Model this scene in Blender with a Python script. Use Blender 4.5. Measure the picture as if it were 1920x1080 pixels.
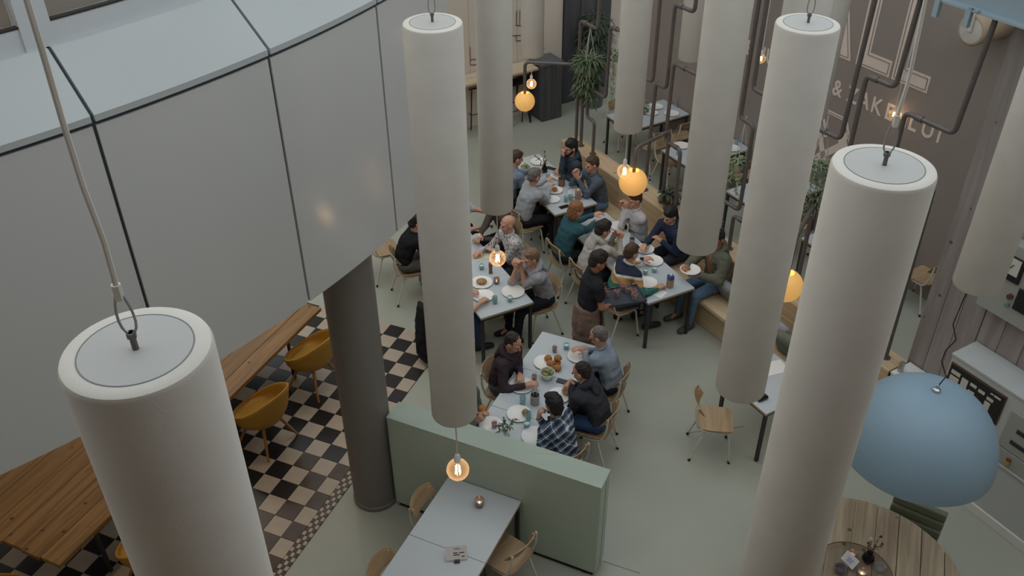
import bpy, bmesh, math, random
from mathutils import Vector, Matrix, Quaternion, noise
V = Vector
rnd = random.Random(7)
scene = bpy.context.scene
for o in list(bpy.data.objects):
    bpy.data.objects.remove(o)

# ------------------------------------------------------------------ camera
FOC = 1710.7                      # focal length in pixels of the 1920 frame
PITCH, ROLL, CAMH = 0.62148, -0.0063, 7.436
fwd = V((0, math.cos(PITCH), -math.sin(PITCH)))
rgt0 = V((1, 0, 0)); up0 = rgt0.cross(fwd)
RGT = rgt0 * math.cos(ROLL) + up0 * math.sin(ROLL)
UPV = -rgt0 * math.sin(ROLL) + up0 * math.cos(ROLL)
CAM = V((0, 0, CAMH))
cd = bpy.data.cameras.new('camera'); cam = bpy.data.objects.new('camera', cd)
scene.collection.objects.link(cam)
cd.sensor_width = 36; cd.lens = FOC / 1920 * 36; cd.clip_start = 0.05; cd.clip_end = 200
m = Matrix.Identity(4)
for i, c in enumerate((RGT, UPV, -fwd)):
    for j in range(3): m[j][i] = c[j]
m.translation = CAM
cam.matrix_world = m
scene.camera = cam

# ------------------------------------------------------------------ light
w = bpy.data.worlds.new('overcast_sky'); scene.world = w; w.use_nodes = True
bg = w.node_tree.nodes['Background']
bg.inputs['Color'].default_value = (0.87, 0.95, 1.0, 1); bg.inputs['Strength'].default_value = 1.0
vs = scene.view_settings
vs.view_transform = 'Standard'; vs.look = 'None'; vs.gamma = 1.0; vs.use_curve_mapping = False
vs.exposure = 0.38
cy = scene.cycles
cy.max_bounces = 5; cy.diffuse_bounces = 4; cy.glossy_bounces = 2; cy.transmission_bounces = 3; cy.transparent_max_bounces = 6
cy.caustics_reflective = False; cy.caustics_refractive = False

# ------------------------------------------------------------------ measuring helpers (floor plan from the photograph)
def ray(px, py):
    return RGT * ((px - 960) / FOC) + UPV * (-(py - 540) / FOC) + fwd
def at(px, py, z):                # point seen at a pixel at height z
    d = ray(px, py); return CAM + d * ((z - CAMH) / d.z)
BO = V((4.174, 8.005, 0)); DC = V((.505, -.863, 0)).normalized(); NC = V((DC.y * -1, DC.x, 0))
def bench(s, off, z=0.0):         # coordinates along / across the bench row
    p = BO + DC * s + NC * off; return V((p.x, p.y, z))
def on_plane(px, py, off):        # point seen at a pixel on a vertical plane parallel to the bench
    d = ray(px, py); t = (off - (CAM - BO).dot(NC)) / d.dot(NC); return CAM + d * t

# ------------------------------------------------------------------ scene helpers
COL = scene.collection
def lin(c):
    r = []
    for x in c:
        x /= 255.0
        r.append(x / 12.92 if x <= .04045 else ((x + .055) / 1.055) ** 2.4)
    return (*r, 1)

class MB:
    def __init__(self): self.bm = bmesh.new()
    def add(self, vs, fs):
        b = [self.bm.verts.new(v) for v in vs]
        for f in fs:
            try: self.bm.faces.new([b[i] for i in f])
            except ValueError: pass
        return b
    def box(self, c, s, rot=None, bev=0):
        c = V(c); x, y, z = s[0] / 2, s[1] / 2, s[2] / 2
        vs = [V((i, j, k)) for i in (-x, x) for j in (-y, y) for k in (-z, z)]
        if rot is not None: vs = [rot @ v for v in vs]
        fs = [(0, 1, 3, 2), (4, 6, 7, 5), (0, 4, 5, 1), (2, 3, 7, 6), (0, 2, 6, 4), (1, 5, 7, 3)]
        b = self.add([c + v for v in vs], fs)
        if bev:
            es = {e for v in b for e in v.link_edges}
            bmesh.ops.bevel(self.bm, geom=list(es), offset=bev, segments=1, affect='EDGES')
        return self
    def prism(self, poly, z0, z1):
        n = len(poly)
        self.add([V((p[0], p[1], z0)) for p in poly] + [V((p[0], p[1], z1)) for p in poly],
                 [tuple(range(n - 1, -1, -1)), tuple(range(n, 2 * n))] + [(i, (i + 1) % n, n + (i + 1) % n, n + i) for i in range(n)])
        return self
    def tube(self, path, r, seg=10, caps=True, closed=False):
        path = [V(p) for p in path]; n = len(path)
        rr = r if isinstance(r, (list, tuple)) else [r] * n
        rings = []; up = None
        for i, p in enumerate(path):
            if closed: t = path[(i + 1) % n] - path[i - 1]
            else: t = path[min(i + 1, n - 1)] - path[max(i - 1, 0)]
            t.normalize()
            if up is None: up = t.orthogonal().normalized()
            else:
                up = (up - t * up.dot(t))
                if up.length < 1e-5: up = t.orthogonal()
                up.normalize()
            s = t.cross(up)
            rings.append([p + (up * math.cos(a) + s * math.sin(a)) * rr[i] for a in [2 * math.pi * k / seg for k in range(seg)]])
        vs = [v for ring in rings for v in ring]; fs = []
        for i in range(n if closed else n - 1):
            a, b = i * seg, ((i + 1) % n) * seg
            for k in range(seg):
                fs.append((a + k, a + (k + 1) % seg, b + (k + 1) % seg, b + k))
        if caps and not closed:
            fs.append(tuple(range(seg - 1, -1, -1))); fs.append(tuple(range((n - 1) * seg, n * seg)))
        self.add(vs, fs); return self
    def lathe(self, prof, seg=24, c=(0, 0, 0), mtx=None):
        c = V(c); vs = []; fs = []; idx = []
        for (r, z) in prof:
            if r < 1e-6: idx.append([len(vs)]); vs.append(V((0, 0, z)))
            else:
                idx.append(list(range(len(vs), len(vs) + seg)))
                vs += [V((r * math.cos(2 * math.pi * k / seg), r * math.sin(2 * math.pi * k / seg), z)) for k in range(seg)]
        for a, b in zip(idx, idx[1:]):
            for k in range(seg):
                k2 = (k + 1) % seg
                if len(a) == 1 and len(b) == 1: continue
                if len(a) == 1: fs.append((a[0], b[k2], b[k]))
                elif len(b) == 1: fs.append((a[k], a[k2], b[0]))
                else: fs.append((a[k], a[k2], b[k2], b[k]))
        if mtx is not None: vs = [mtx @ v for v in vs]
        self.add([c + v for v in vs], fs); return self
    def hull(self, ells):
        vs = []
        for (c, r, mt) in ells:
            for u in ICO:
                p = V((u.x * r[0], u.y * r[1], u.z * r[2]))
                vs.append(V(c) + (mt @ p if mt is not None else p))
        b = [self.bm.verts.new(v) for v in vs]
        g = bmesh.ops.convex_hull(self.bm, input=b, use_existing_faces=False)
        dele = [v for v in set(g['geom_interior']) if isinstance(v, bmesh.types.BMVert)]
        bmesh.ops.delete(self.bm, geom=dele, context='VERTS')
        return self
    def mesh(self, name, recalc=True):
        if recalc: bmesh.ops.recalc_face_normals(self.bm, faces=self.bm.faces)
        me = bpy.data.meshes.new(name); self.bm.to_mesh(me); self.bm.free(); return me

_b = bmesh.new(); bmesh.ops.create_icosphere(_b, subdivisions=2, radius=1)
ICO = [v.co.copy() for v in _b.verts]; _b.free()

def link(name, me, mat=None, parent=None, smooth=False, loc=None, rotz=None):
    if mat is not None and not len(me.materials): me.materials.append(mat)
    if smooth:
        me.polygons.foreach_set('use_smooth', [True] * len(me.polygons))
        if smooth != 'all':
            try: me.set_sharp_from_angle(angle=math.radians(40))
            except Exception: pass
    o = bpy.data.objects.new(name, me); COL.objects.link(o); o.parent = parent
    if loc is not None: o.location = loc
    if rotz is not None: o.rotation_euler = (0, 0, rotz)
    return o
def obj(name, mb, mat, parent=None, smooth=False, **k): return link(name, mb.mesh(name), mat, parent, smooth, **k)
def tag(o, label, cat=None, group=None):
    o['label'] = label
    if cat: o['category'] = cat
    if group: o['group'] = group
    return o
def thing(name, label, cat, loc=(0, 0, 0), rotz=0, group=None):
    o = bpy.data.objects.new(name, None); COL.objects.link(o)
    o.empty_display_size = .1; o.location = loc; o.rotation_euler = (0, 0, rotz)
    return tag(o, label, cat, group)
def struct(o): o['kind'] = 'structure'; return o
def setting(name, loc=(0, 0, 0), rotz=0):
    o = bpy.data.objects.new(name, None); COL.objects.link(o); o.location = loc; o.rotation_euler = (0, 0, rotz)
    return struct(o)
def dup(root, loc, rotz=None, label=None, group=None):
    r = root.copy(); COL.objects.link(r); r.location = loc
    if rotz is not None: r.rotation_euler = (0, 0, rotz)
    if label: r['label'] = label
    if group: r['group'] = group
    for ch in list(root.children):
        c = ch.copy(); COL.objects.link(c); c.parent = r
        for g in list(ch.children):
            d = g.copy(); COL.objects.link(d); d.parent = c
    return r
def yaw(v): return math.atan2(v[1], v[0])
def arc_path(pts, r, n=5):        # round the corners of a polyline
    pts = [V(p) for p in pts]; out = [pts[0]]
    for a, b, c in zip(pts, pts[1:], pts[2:]):
        d1 = (a - b); d2 = (c - b); k = min(r, d1.length * .49, d2.length * .49)
        p1 = b + d1.normalized() * k; p2 = b + d2.normalized() * k
        for i in range(n + 1):
            t = i / n; out.append(p1 * (1 - t) ** 2 + b * 2 * t * (1 - t) + p2 * t * t)
    return out + [pts[-1]]

# ------------------------------------------------------------------ materials
MATS = {}
def mat(name, rgb, rough=.6, var=.0, scale=8, bump=0, bscale=60, metal=0, spec=.4, stretch=None, coat=0, sheen=0, linear=False):
    if name in MATS: return MATS[name]
    m = bpy.data.materials.new(name); m.use_nodes = True; nt = m.node_tree; b = nt.nodes['Principled BSDF']
    col = rgb if linear else lin(rgb)
    b.inputs['Base Color'].default_value = col; b.inputs['Roughness'].default_value = rough
    b.inputs['Metallic'].default_value = metal; b.inputs['Specular IOR Level'].default_value = spec
    b.inputs['Coat Weight'].default_value = coat
    if sheen: b.inputs['Sheen Weight'].default_value = sheen
    if var or bump:
        tc = nt.nodes.new('ShaderNodeTexCoord'); mp = nt.nodes.new('ShaderNodeMapping')
        nt.links.new(tc.outputs['Object'], mp.inputs[0])
        if stretch: mp.inputs['Scale'].default_value = stretch
    if var:
        n = nt.nodes.new('ShaderNodeTexNoise'); n.inputs['Scale'].default_value = scale; n.inputs['Detail'].default_value = 5
        nt.links.new(mp.outputs[0], n.inputs['Vector'])
        r = nt.nodes.new('ShaderNodeValToRGB')
        r.color_ramp.elements[0].position = .3; r.color_ramp.elements[1].position = .7
        r.color_ramp.elements[0].color = tuple(c * (1 - var) for c in col[:3]) + (1,)
        r.color_ramp.elements[1].color = tuple(min(1, c * (1 + var * .6)) for c in col[:3]) + (1,)
        nt.links.new(n.outputs['Fac'], r.inputs[0]); nt.links.new(r.outputs[0], b.inputs['Base Color'])
    if bump:
        n2 = nt.nodes.new('ShaderNodeTexNoise'); n2.inputs['Scale'].default_value = bscale; n2.inputs['Detail'].default_value = 3
        nt.links.new(mp.outputs[0], n2.inputs['Vector'])
        bp = nt.nodes.new('ShaderNodeBump'); bp.inputs['Strength'].default_value = bump; bp.inputs['Distance'].default_value = .01
        nt.links.new(n2.outputs['Fac'], bp.inputs['Height']); nt.links.new(bp.outputs[0], b.inputs['Normal'])
    MATS[name] = m; return m
def woodmat(name, c1, c2, scale=3.0, axis='x', rough=.55, knots=False):
    if name in MATS: return MATS[name]
    m = bpy.data.materials.new(name); m.use_nodes = True; nt = m.node_tree; b = nt.nodes['Principled BSDF']
    b.inputs['Roughness'].default_value = rough; b.inputs['Specular IOR Level'].default_value = .3
    tc = nt.nodes.new('ShaderNodeTexCoord'); mp = nt.nodes.new('ShaderNodeMapping')
    nt.links.new(tc.outputs['Object'], mp.inputs[0])
    sc = {'x': (.35, 6, 6), 'y': (6, .35, 6), 'z': (6, 6, .35)}[axis]; mp.inputs['Scale'].default_value = sc
    oi = nt.nodes.new('ShaderNodeObjectInfo'); ml = nt.nodes.new('ShaderNodeMath'); ml.operation = 'MULTIPLY'; ml.inputs[1].default_value = 37
    nt.links.new(oi.outputs['Random'], ml.inputs[0])
    cb = nt.nodes.new('ShaderNodeCombineXYZ'); nt.links.new(ml.outputs[0], cb.inputs[0]); nt.links.new(ml.outputs[0], cb.inputs[2])
    nt.links.new(cb.outputs[0], mp.inputs['Location'])
    n = nt.nodes.new('ShaderNodeTexNoise'); n.inputs['Scale'].default_value = scale; n.inputs['Detail'].default_value = 8; n.inputs['Distortion'].default_value = 1.0
    nt.links.new(mp.outputs[0], n.inputs['Vector'])
    r = nt.nodes.new('ShaderNodeValToRGB'); r.color_ramp.elements[0].position = .32; r.color_ramp.elements[1].position = .68
    r.color_ramp.elements[0].color = lin(c1); r.color_ramp.elements[1].color = lin(c2)
    nt.links.new(n.outputs['Fac'], r.inputs[0]); out = r.outputs[0]
    if knots:
        vo = nt.nodes.new('ShaderNodeTexVoronoi'); vo.inputs['Scale'].default_value = 5.0
        mp2 = nt.nodes.new('ShaderNodeMapping'); nt.links.new(tc.outputs['Object'], mp2.inputs[0]); nt.links.new(cb.outputs[0], mp2.inputs['Location'])
        nt.links.new(mp2.outputs[0], vo.inputs['Vector'])
        r2 = nt.nodes.new('ShaderNodeValToRGB'); r2.color_ramp.elements[0].position = .06; r2.color_ramp.elements[1].position = .13
        r2.color_ramp.elements[0].color = (.35, .3, .25, 1); r2.color_ramp.elements[1].color = (1, 1, 1, 1)
        nt.links.new(vo.outputs['Distance'], r2.inputs[0])
        mx = nt.nodes.new('ShaderNodeMixRGB'); mx.blend_type = 'MULTIPLY'; mx.inputs[0].default_value = 1
        nt.links.new(out, mx.inputs[1]); nt.links.new(r2.outputs[0], mx.inputs[2]); out = mx.outputs[0]
    nt.links.new(out, b.inputs['Base Color'])
    bp = nt.nodes.new('ShaderNodeBump'); bp.inputs['Strength'].default_value = .15; bp.inputs['Distance'].default_value = .004
    nt.links.new(n.outputs['Fac'], bp.inputs['Height']); nt.links.new(bp.outputs[0], b.inputs['Normal'])
    MATS[name] = m; return m
def emit(name, rgb, strength):
    if name in MATS: return MATS[name]
    m = bpy.data.materials.new(name); m.use_nodes = True; b = m.node_tree.nodes['Principled BSDF']
    b.inputs['Base Color'].default_value = lin(rgb); b.inputs['Emission Color'].default_value = lin(rgb); b.inputs['Emission Strength'].default_value = strength
    MATS[name] = m; return m
def glass(name, rgb, alpha=.25, rough=.05, emis=0, edge=.6):
    if name in MATS: return MATS[name]
    m = bpy.data.materials.new(name); m.use_nodes = True; nt = m.node_tree; nt.nodes.remove(nt.nodes['Principled BSDF'])
    out = nt.nodes['Material Output']; c = lin(rgb)
    tr = nt.nodes.new('ShaderNodeBsdfTransparent'); tr.inputs[0].default_value = tuple(.45 + .55 * x for x in c[:3]) + (1,)
    pb = nt.nodes.new('ShaderNodeBsdfPrincipled'); pb.inputs['Base Color'].default_value = c; pb.inputs['Roughness'].default_value = rough
    if emis: pb.inputs['Emission Color'].default_value = c; pb.inputs['Emission Strength'].default_value = emis
    lw = nt.nodes.new('ShaderNodeLayerWeight'); lw.inputs[0].default_value = .35
    mr = nt.nodes.new('ShaderNodeMapRange'); mr.inputs['To Min'].default_value = alpha; mr.inputs['To Max'].default_value = min(1, alpha + edge)
    nt.links.new(lw.outputs['Facing'], mr.inputs[0])
    mx = nt.nodes.new('ShaderNodeMixShader'); nt.links.new(mr.outputs[0], mx.inputs[0]); nt.links.new(tr.outputs[0], mx.inputs[1]); nt.links.new(pb.outputs[0], mx.inputs[2])
    nt.links.new(mx.outputs[0], out.inputs[0]); MATS[name] = m; return m

M_FLOOR = mat('resin_floor', (166, 167, 153), .38, var=.07, scale=1.1, spec=.35)
M_PANEL = mat('satin_white_panel', (194, 193, 191), .16, spec=.6)
M_CAP = mat('matt_white_cap', (174, 178, 178), .55)
M_FELT = mat('white_felt', (203, 197, 188), .95, var=.05, scale=5, bump=.08, bscale=160, spec=.1)
M_LID = mat('white_lid', (170, 169, 165), .6)
M_COLUMN = mat('grey_column', (120, 116, 112), .5, var=.04)
M_GREEN = mat('sage_lacquer', (168, 181, 166), .3, spec=.5)
M_TABLE = mat('grey_laminate', (184, 190, 193), .38)
M_EDGE = mat('ply_edge', (176, 150, 118), .6)
M_STEEL = mat('dark_steel', (58, 56, 56), .5, metal=.2)
M_PIPE = mat('pipe_steel', (104, 97, 93), .42, metal=.2, var=.1, scale=15)
M_CREAM = mat('cream_tube', (206, 200, 186), .4)
M_BLACK = mat('black_rubber', (28, 27, 27), .6)
M_PLY = woodmat('oak_ply', (150, 124, 94), (178, 152, 120), 2.5, 'x', .5)
M_PINE = woodmat('pine_board', (182, 156, 122), (208, 184, 150), 2.0, 'y', .6, True)
M_OAKTAB = woodmat('honey_oak', (114, 84, 48), (152, 116, 72), 2.2, 'y', .45, True)
M_SCAFF = woodmat('scaffold_board', (150, 134, 112), (186, 170, 146), 2.6, 'y', .75, True)
M_GREYWOOD = woodmat('grey_stained_board', (138, 129, 125), (160, 151, 147), 2.0, 'z', .7, True)
M_DARKWOOD = woodmat('charcoal_board', (70, 69, 71), (90, 89, 91), 2.0, 'z', .8)
M_MURAL = mat('mural_grey', (148, 137, 130), .8, var=.04, scale=2)
M_PAINT = mat('mural_beige', (224, 208, 196), .8)
M_WALL = mat('warm_plaster', (205, 194, 182), .85)
M_MUST = mat('mustard_shell', (178, 134, 50), .5)
M_OAK = woodmat('oak_leg', (150, 106, 62), (180, 134, 84), 3, 'z', .55)
M_BLUE = mat('dusty_blue_dome', (138, 162, 178), .45, var=.03, scale=2)
M_PLATE = mat('white_porcelain', (232, 230, 224), .25, spec=.5)
M_CORD = mat('rope_white', (205, 200, 190), .8)
M_BLUEGLASS = glass('pale_blue_glass', (188, 216, 220), .28)
M_CLEAR = glass('clear_glass', (220, 222, 222), .12)
M_SMOKE = glass('smoke_glass', (150, 140, 150), .3)
M_BULB = glass('bulb_glass', (228, 208, 182), .04, .02, emis=.10, edge=.3)
M_FIL = emit('filament_glow', (255, 222, 165), 7)
M_AMBER = emit('amber_globe', (226, 172, 98), .42)
M_CANDLE = emit('candle_flame', (255, 190, 110), 8)
M_WHITE = mat('white_plain', (225, 223, 218), .6)
M_LEAF = mat('leaf_green', (96, 112, 80), .55, var=.25, scale=20)
M_LEAF2 = mat('pale_leaf', (132, 146, 110), .55, var=.25, scale=25)
M_LEAF3 = mat('dark_leaf', (68, 80, 60), .55, var=.25, scale=20)
M_SOIL = mat('soil', (50, 40, 32), .95)
M_RED = mat('tomato_drink', (150, 62, 36), .4)
M_BREAD = mat('toasted_bread', (172, 116, 66), .8, var=.2, scale=30)
M_APPLE = mat('green_fruit', (146, 150, 96), .45, var=.15, scale=15)
M_PHONE = mat('phone_black', (24, 25, 28), .2)
M_CUSH = mat('grey_cushion', (132, 134, 134), .95, var=.08, scale=12, bump=.2)
M_CUSHG = mat('sage_cushion', (118, 122, 110), .95, var=.08, scale=12, bump=.2)
# ================================================================== floor
fl = MB().box((0, 9, -.05), (22, 26, .1)); floor = struct(obj('floor', fl, M_FLOOR))
# expansion joints in the resin floor
M_JOINT = mat('floor_joint', (120, 120, 110), .7)
for a, b in (((905, 290), (1010, 195)), ((1395, 800), (1285, 812)), ((1130, 1052), (1200, 1075)), ((621, 897), (640, 904))):
    p, q = at(*a, 0), at(*b, 0); d = (q - p); c = (p + q) / 2
    obj('floor_joint', MB().box((c.x, c.y, .0005), (d.length, .008, .003), Matrix.Rotation(yaw(d), 3, 'Z')), M_JOINT, floor)

# tiled zone: square black and cream tiles in their own grid
TO = V((-2.477, 6.345, 0)); TA = -.3965; TS = .21988
TU = V((math.cos(TA), math.sin(TA), 0)); TV = V((-math.sin(TA), math.cos(TA), 0))
M_TW = mat('cream_tile', (176, 160, 142), .35, var=.06, scale=6); M_TB = mat('black_tile', (34, 31, 30), .3)
M_TBR = mat('brown_glow_tile', (72, 54, 38), .3, var=.2, scale=6); M_GROUT = mat('tile_grout', (88, 78, 68), .9)
tz = setting('floor_tiles', tuple(TO), TA)
g = TS - .004
def tile_mesh(n, s, h, m_):
    me = MB().box((0, 0, h / 2), (s, s, h), bev=.0015).mesh(n); me.materials.append(m_); return me
tw, tb, tbr = tile_mesh('tile', g, .012, M_TW), tile_mesh('tile', g, .012, M_TB), tile_mesh('tile', g, .012, M_TBR)
RIGHT = 1.78                                   # tiles end here, the small border follows
obj('grout_bed', MB().box((TS * (RIGHT + .01 - 13) / 2, TS * 2.5, .001), (TS * (13 + RIGHT + .01), TS * 25, .006)), M_GROUT, tz)
obj('border_bed', MB().box((TS * (RIGHT + .27), TS * -2.25, .001), (TS * .54, TS * 15.5, .006)), M_GROUT, tz)
brown = {(0, 0), (0, 2), (-1, 3), (1, 1), (-1, -1), (-2, -2), (1, -1), (0, -2), (1, 3), (-1, -3), (1, -3)}  # on these black tiles the reflected warm glow is painted in brown
for i in range(-13, 2):
    for j in range(-10, 15):
        if j >= 0 and i < -8: continue
        x, y = (i + .5) * TS, (j + .5) * TS
        P = TO + TU * x + TV * y
        if (P - V((-1.455, 6.60, 0))).length < .12: continue
        light = (i + j) % 2 == 1
        me = tw if light else (tbr if (i, j) in brown else tb)
        if i == 1:
            sx = RIGHT - 1; o = link('tile', me, None, tz); o.location = ((1 + sx / 2) * TS, y, 0); o.scale = (sx, 1, 1)
        else:
            o = link('tile', me, None, tz); o.location = (x, y, 0)
bs = TS / 4.0
bw, bb = tile_mesh('border_tile', bs - .003, .012, M_TW), tile_mesh('border_tile', bs - .003, .012, M_TBR)
for k in range(3):
    for j in range(-40, 22):
        o = link('border_tile', bw if (j + k) % 2 == 0 else bb, None, tz); o.location = (TS * RIGHT + (k + .5) * bs * .72, (j + .5) * bs, 0); o.scale = (.72, 1, 1)
for k in range(2):
    for j in range(10):
        o = link('border_tile', bw if (j + k) % 2 == 0 else bb, None, tz); o.location = (TS * -2.2 + (j + .5) * bs * .9 + .9, TS * 14.95 + (k + .5) * bs, 0)

# ================================================================== curved upper facade on the left
FC = V((-8.5603, 10.2985, 0)); FR = 8.434
def arc(a, r, z): a = math.radians(a); return V((FC.x + r * math.cos(a), FC.y + r * math.sin(a), z))
wl = setting('wall_left')
SEAM = [-58.95, -50.55, -42.15, -33.75, -25.96, -17.9]
M_SEAM = mat('seam_shadow_gap', (62, 66, 70), .6)
def arc_slab(a0, a1, prof, n=10):            # prof: closed list of (radius, z)
    mb = MB(); vs = []; fs = []; k = len(prof)
    for i in range(n + 1):
        a = a0 + (a1 - a0) * i / n; vs += [arc(a, r, z) for r, z in prof]
    for i in range(n):
        for j in range(k):
            fs.append((i * k + j, i * k + (j + 1) % k, (i + 1) * k + (j + 1) % k, (i + 1) * k + j))
    fs += [tuple(range(k)), tuple(range(n * k, (n + 1) * k))]
    mb.add(vs, fs); return mb
for a0, a1 in zip(SEAM, SEAM[1:]):
    d = .075
    obj('facade_panel', arc_slab(a0 + d, a1 - d, [(FR, 3.30), (FR, 5.235), (FR - .03, 5.235), (FR - .03, 3.30)]), M_PANEL, wl, True)
    obj('ledge_cap', arc_slab(a0 + d, a1 - d, [(FR + .012, 5.262), (FR + .012, 5.30), (FR - .29, 5.61), (FR - .33, 5.61), (FR - .33, 5.262)]), M_CAP, wl, True)
obj('backing', arc_slab(SEAM[0], SEAM[-1], [(FR - .028, 3.31), (FR - .012, 5.295), (FR - .31, 5.60), (FR - .5, 5.60), (FR - .5, 3.31)], 30), M_SEAM, wl, True)
obj('soffit', arc_slab(-75, SEAM[-1], [(FR - .03, 3.31), (FR - .03, 3.42), (2.2, 3.42), (2.2, 3.31)], 20), mat('soffit_paint', (190, 180, 165), .8), wl)
# window band above the ledge
M_FRAME = mat('white_window_frame', (200, 204, 206), .4)
M_PANE = glass('window_pane', (200, 210, 215), .12)
M_INTERIOR = mat('beige_room_behind', (196, 166, 132), .8, var=.05)
MUL = [-58.95, -50.75, -42.35, -33.95, -26.2, -17.9]
n = 0
for a0, a1 in zip(MUL, MUL[1:]):
    n += 1
    w1 = setting('window_%d' % n)
    r0, r1 = FR - .33, FR - .41
    obj('frame_rail', arc_slab(a0, a1, [(r0, 5.61), (r0, 5.735), (r1, 5.735), (r1, 5.61)], 6), M_FRAME, w1)
    obj('frame_rail', arc_slab(a0, a1, [(r0, 7.7), (r0, 7.9), (r1, 7.9), (r1, 7.7)], 6), M_FRAME, w1)
    for a in (a0 + .30, a1 - .30):
        obj('frame_stile', arc_slab(a - .29, a + .29, [(r0 + .015, 5.61), (r0 + .015, 7.9), (r1, 7.9), (r1, 5.61)], 1), M_FRAME, w1)
    obj('pane', arc_slab(a0 + .59, a1 - .59, [(r1 + .03, 5.735), (r1 + .03, 7.7), (r1 + .025, 7.7), (r1 + .025, 5.735)], 6), M_PANE, w1)
    obj('gasket', arc_slab(a0 + .59, a1 - .59, [(r0 + .003, 5.735), (r0 + .003, 5.747), (r1 + .04, 5.747), (r1 + .04, 5.735)], 6), M_STEEL, w1)
struct(obj('wall_room_behind', arc_slab(-62, -17, [(FR - .80, 4.9), (FR - .80, 8.05), (FR - .86, 8.05), (FR - .86, 4.9)], 12), M_INTERIOR))
struct(obj('wall_upper', arc_slab(-75, SEAM[-1], [(FR - .33, 7.9), (FR - .33, 8.1), (FR - .45, 8.1), (FR - .45, 7.9)], 20), M_WALL))
for k, a in enumerate((-54, -46, -38, -30, -22)):  # unseen lamps, added to brighten the room behind the panes
    q = arc(a, FR - .60, 7.6); t = thing('room_fill', 'added lamp brightening the room behind the upper windows', 'light', tuple(q), math.radians(a), 'added lamps behind the upper windows')
    obj('housing', MB().box((0, 0, .03), (.12, .9, .05)), M_FRAME, t); obj('diffuser', MB().box((0, 0, 0), (.1, .86, .02)), emit('room_fill_glow', (255, 236, 208), 5), t)
    L = bpy.data.lights.new('room_fill', 'POINT'); L.energy = 22; L.color = (1, .9, .76); L.shadow_soft_size = .1
    lo = bpy.data.objects.new('room_fill', L); COL.objects.link(lo); lo.parent = t; lo.location = (0, 0, -.25)

# round column under the facade
cp = V((-1.455, 6.62, 0))
col = setting('column', tuple(cp))
obj('shaft', MB().lathe([(0, .0), (.232, 0), (.232, 3.32), (0, 3.32)], 48), M_COLUMN, col, True)
obj('base_ring', MB().lathe([(.232, .0), (.24, .0), (.24, .05), (.232, .055)], 48), M_COLUMN, col, True)

# ================================================================== right hand walls
def vwall(name, s0, s1, off, z0, z1, m_, th=.12):
    a, b = bench(s0, off + th / 2), bench(s1, off + th / 2); c = (a + b) / 2
    return obj(name, MB().box((c.x, c.y, (z0 + z1) / 2), ((b - a).length, th, z1 - z0), Matrix.Rotation(yaw(DC), 3, 'Z')), m_)
MOFF = 2.3237
mur = struct(vwall('wall_mural', -8.18, 2.2, MOFF, 0, 8.1, M_MURAL))
struct(obj('trim_1', MB().tube([bench(-8.2, MOFF - .03, 0), bench(-8.2, MOFF - .03, 5)], .035, 10), M_WHITE))
# far wall, at right angles to the mural
FW = V((.98, 16.53, 0)); back = -DC
def far(s, d, z=0): q = FW + NC * s - back * d; return V((q.x, q.y, z))
def far_box(name, s0, s1, d0, d1, z0, z1, m_, parent=None):
    a, b = far(s0, (d0 + d1) / 2), far(s1, (d0 + d1) / 2); c = (a + b) / 2
    return obj(name, MB().box((c.x, c.y, (z0 + z1) / 2), ((b - a).length, abs(d1 - d0), z1 - z0), Matrix.Rotation(yaw(NC), 3, 'Z')), m_, parent)
wf = struct(far_box('wall_far', -6, 6, -.3, -.1, 0, 8.1, M_WALL))
for i in range(5):
    far_box('light_board', -4.9 + i * .98, -4.9 + (i + 1) * .98 - .006, -.1, -.02, 0.0, 6, mat('pale_board', (214, 202, 188), .8), wf)
for i in range(6):
    far_box('charcoal_plank', .02 + i * .175, .02 + (i + 1) * .175 - .006, -.1, .02 - (i % 2) * .012, 0, 6, M_DARKWOOD, wf)
far_box('shade_panel', 1.9, 5, -.1, -.04, 0, 6, mat('recess_shade', (112, 104, 98), .8), wf)  # flat panel; the shading of a deeper wall is put into its colour
# line drawing on the pale boards
M_INK = mat('ink_line', (40, 38, 38), .7)
def far_line(pts, r=.006):
    q = []
    for px, py in pts:
        d = ray(px, py); nn = DC; t = ((far(0, -.015) - CAM).dot(nn)) / d.dot(nn); q.append(CAM + d * t)
    mb = MB()
    for a, b in zip(q, q[1:]): mb.tube([a, b], r, 4)
    obj('drawn_line', mb, M_INK, wf)
far_line([(881.5, 88), (882, 122), (896, 121)]); far_line([(881.5, 112), (895, 111), (895, 102)])
far_line([(961, 67), (978, 66), (978, 76), (968, 77), (968, 66)]); far_line([(969, 20), (968, 48), (979, 48)]); far_line([(975, 19), (974, 47)])
far_line([(1017, 66), (1018, 78)]); far_line([(1016, 91), (1021, 91)])

# wood-clad wall with vertical grey boards beside the bench end
xs = [4.34, 4.44, 4.54, 4.66, 4.775, 4.892, 5.0, 5.11, 5.22, 5.33, 5.44, 5.56]
wr = setting('wall_right')
for i, (x0, x1) in enumerate(zip(xs, xs[1:])):
    s0, s1 = (x0 - BO.x) / DC.x, (x1 - BO.x) / DC.x
    a, b = bench(s0 + .003, .06), bench(s1 - .003, .06); c = (a + b) / 2
    obj('grey_board', MB().box((0, 0, 0), ((b - a).length, .04 + .006 * (i % 3), 4.9), bev=.003), M_GREYWOOD, wr, loc=(c.x, c.y, 2.45), rotz=yaw(DC))
a, b = bench(.34, .14), bench(2.9, .14); c = (a + b) / 2
obj('backing', MB().box((c.x, c.y, 2.4), ((b - a).length, .1, 4.8), Matrix.Rotation(yaw(DC), 3, 'Z')), M_BLACK, wr)
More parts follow.
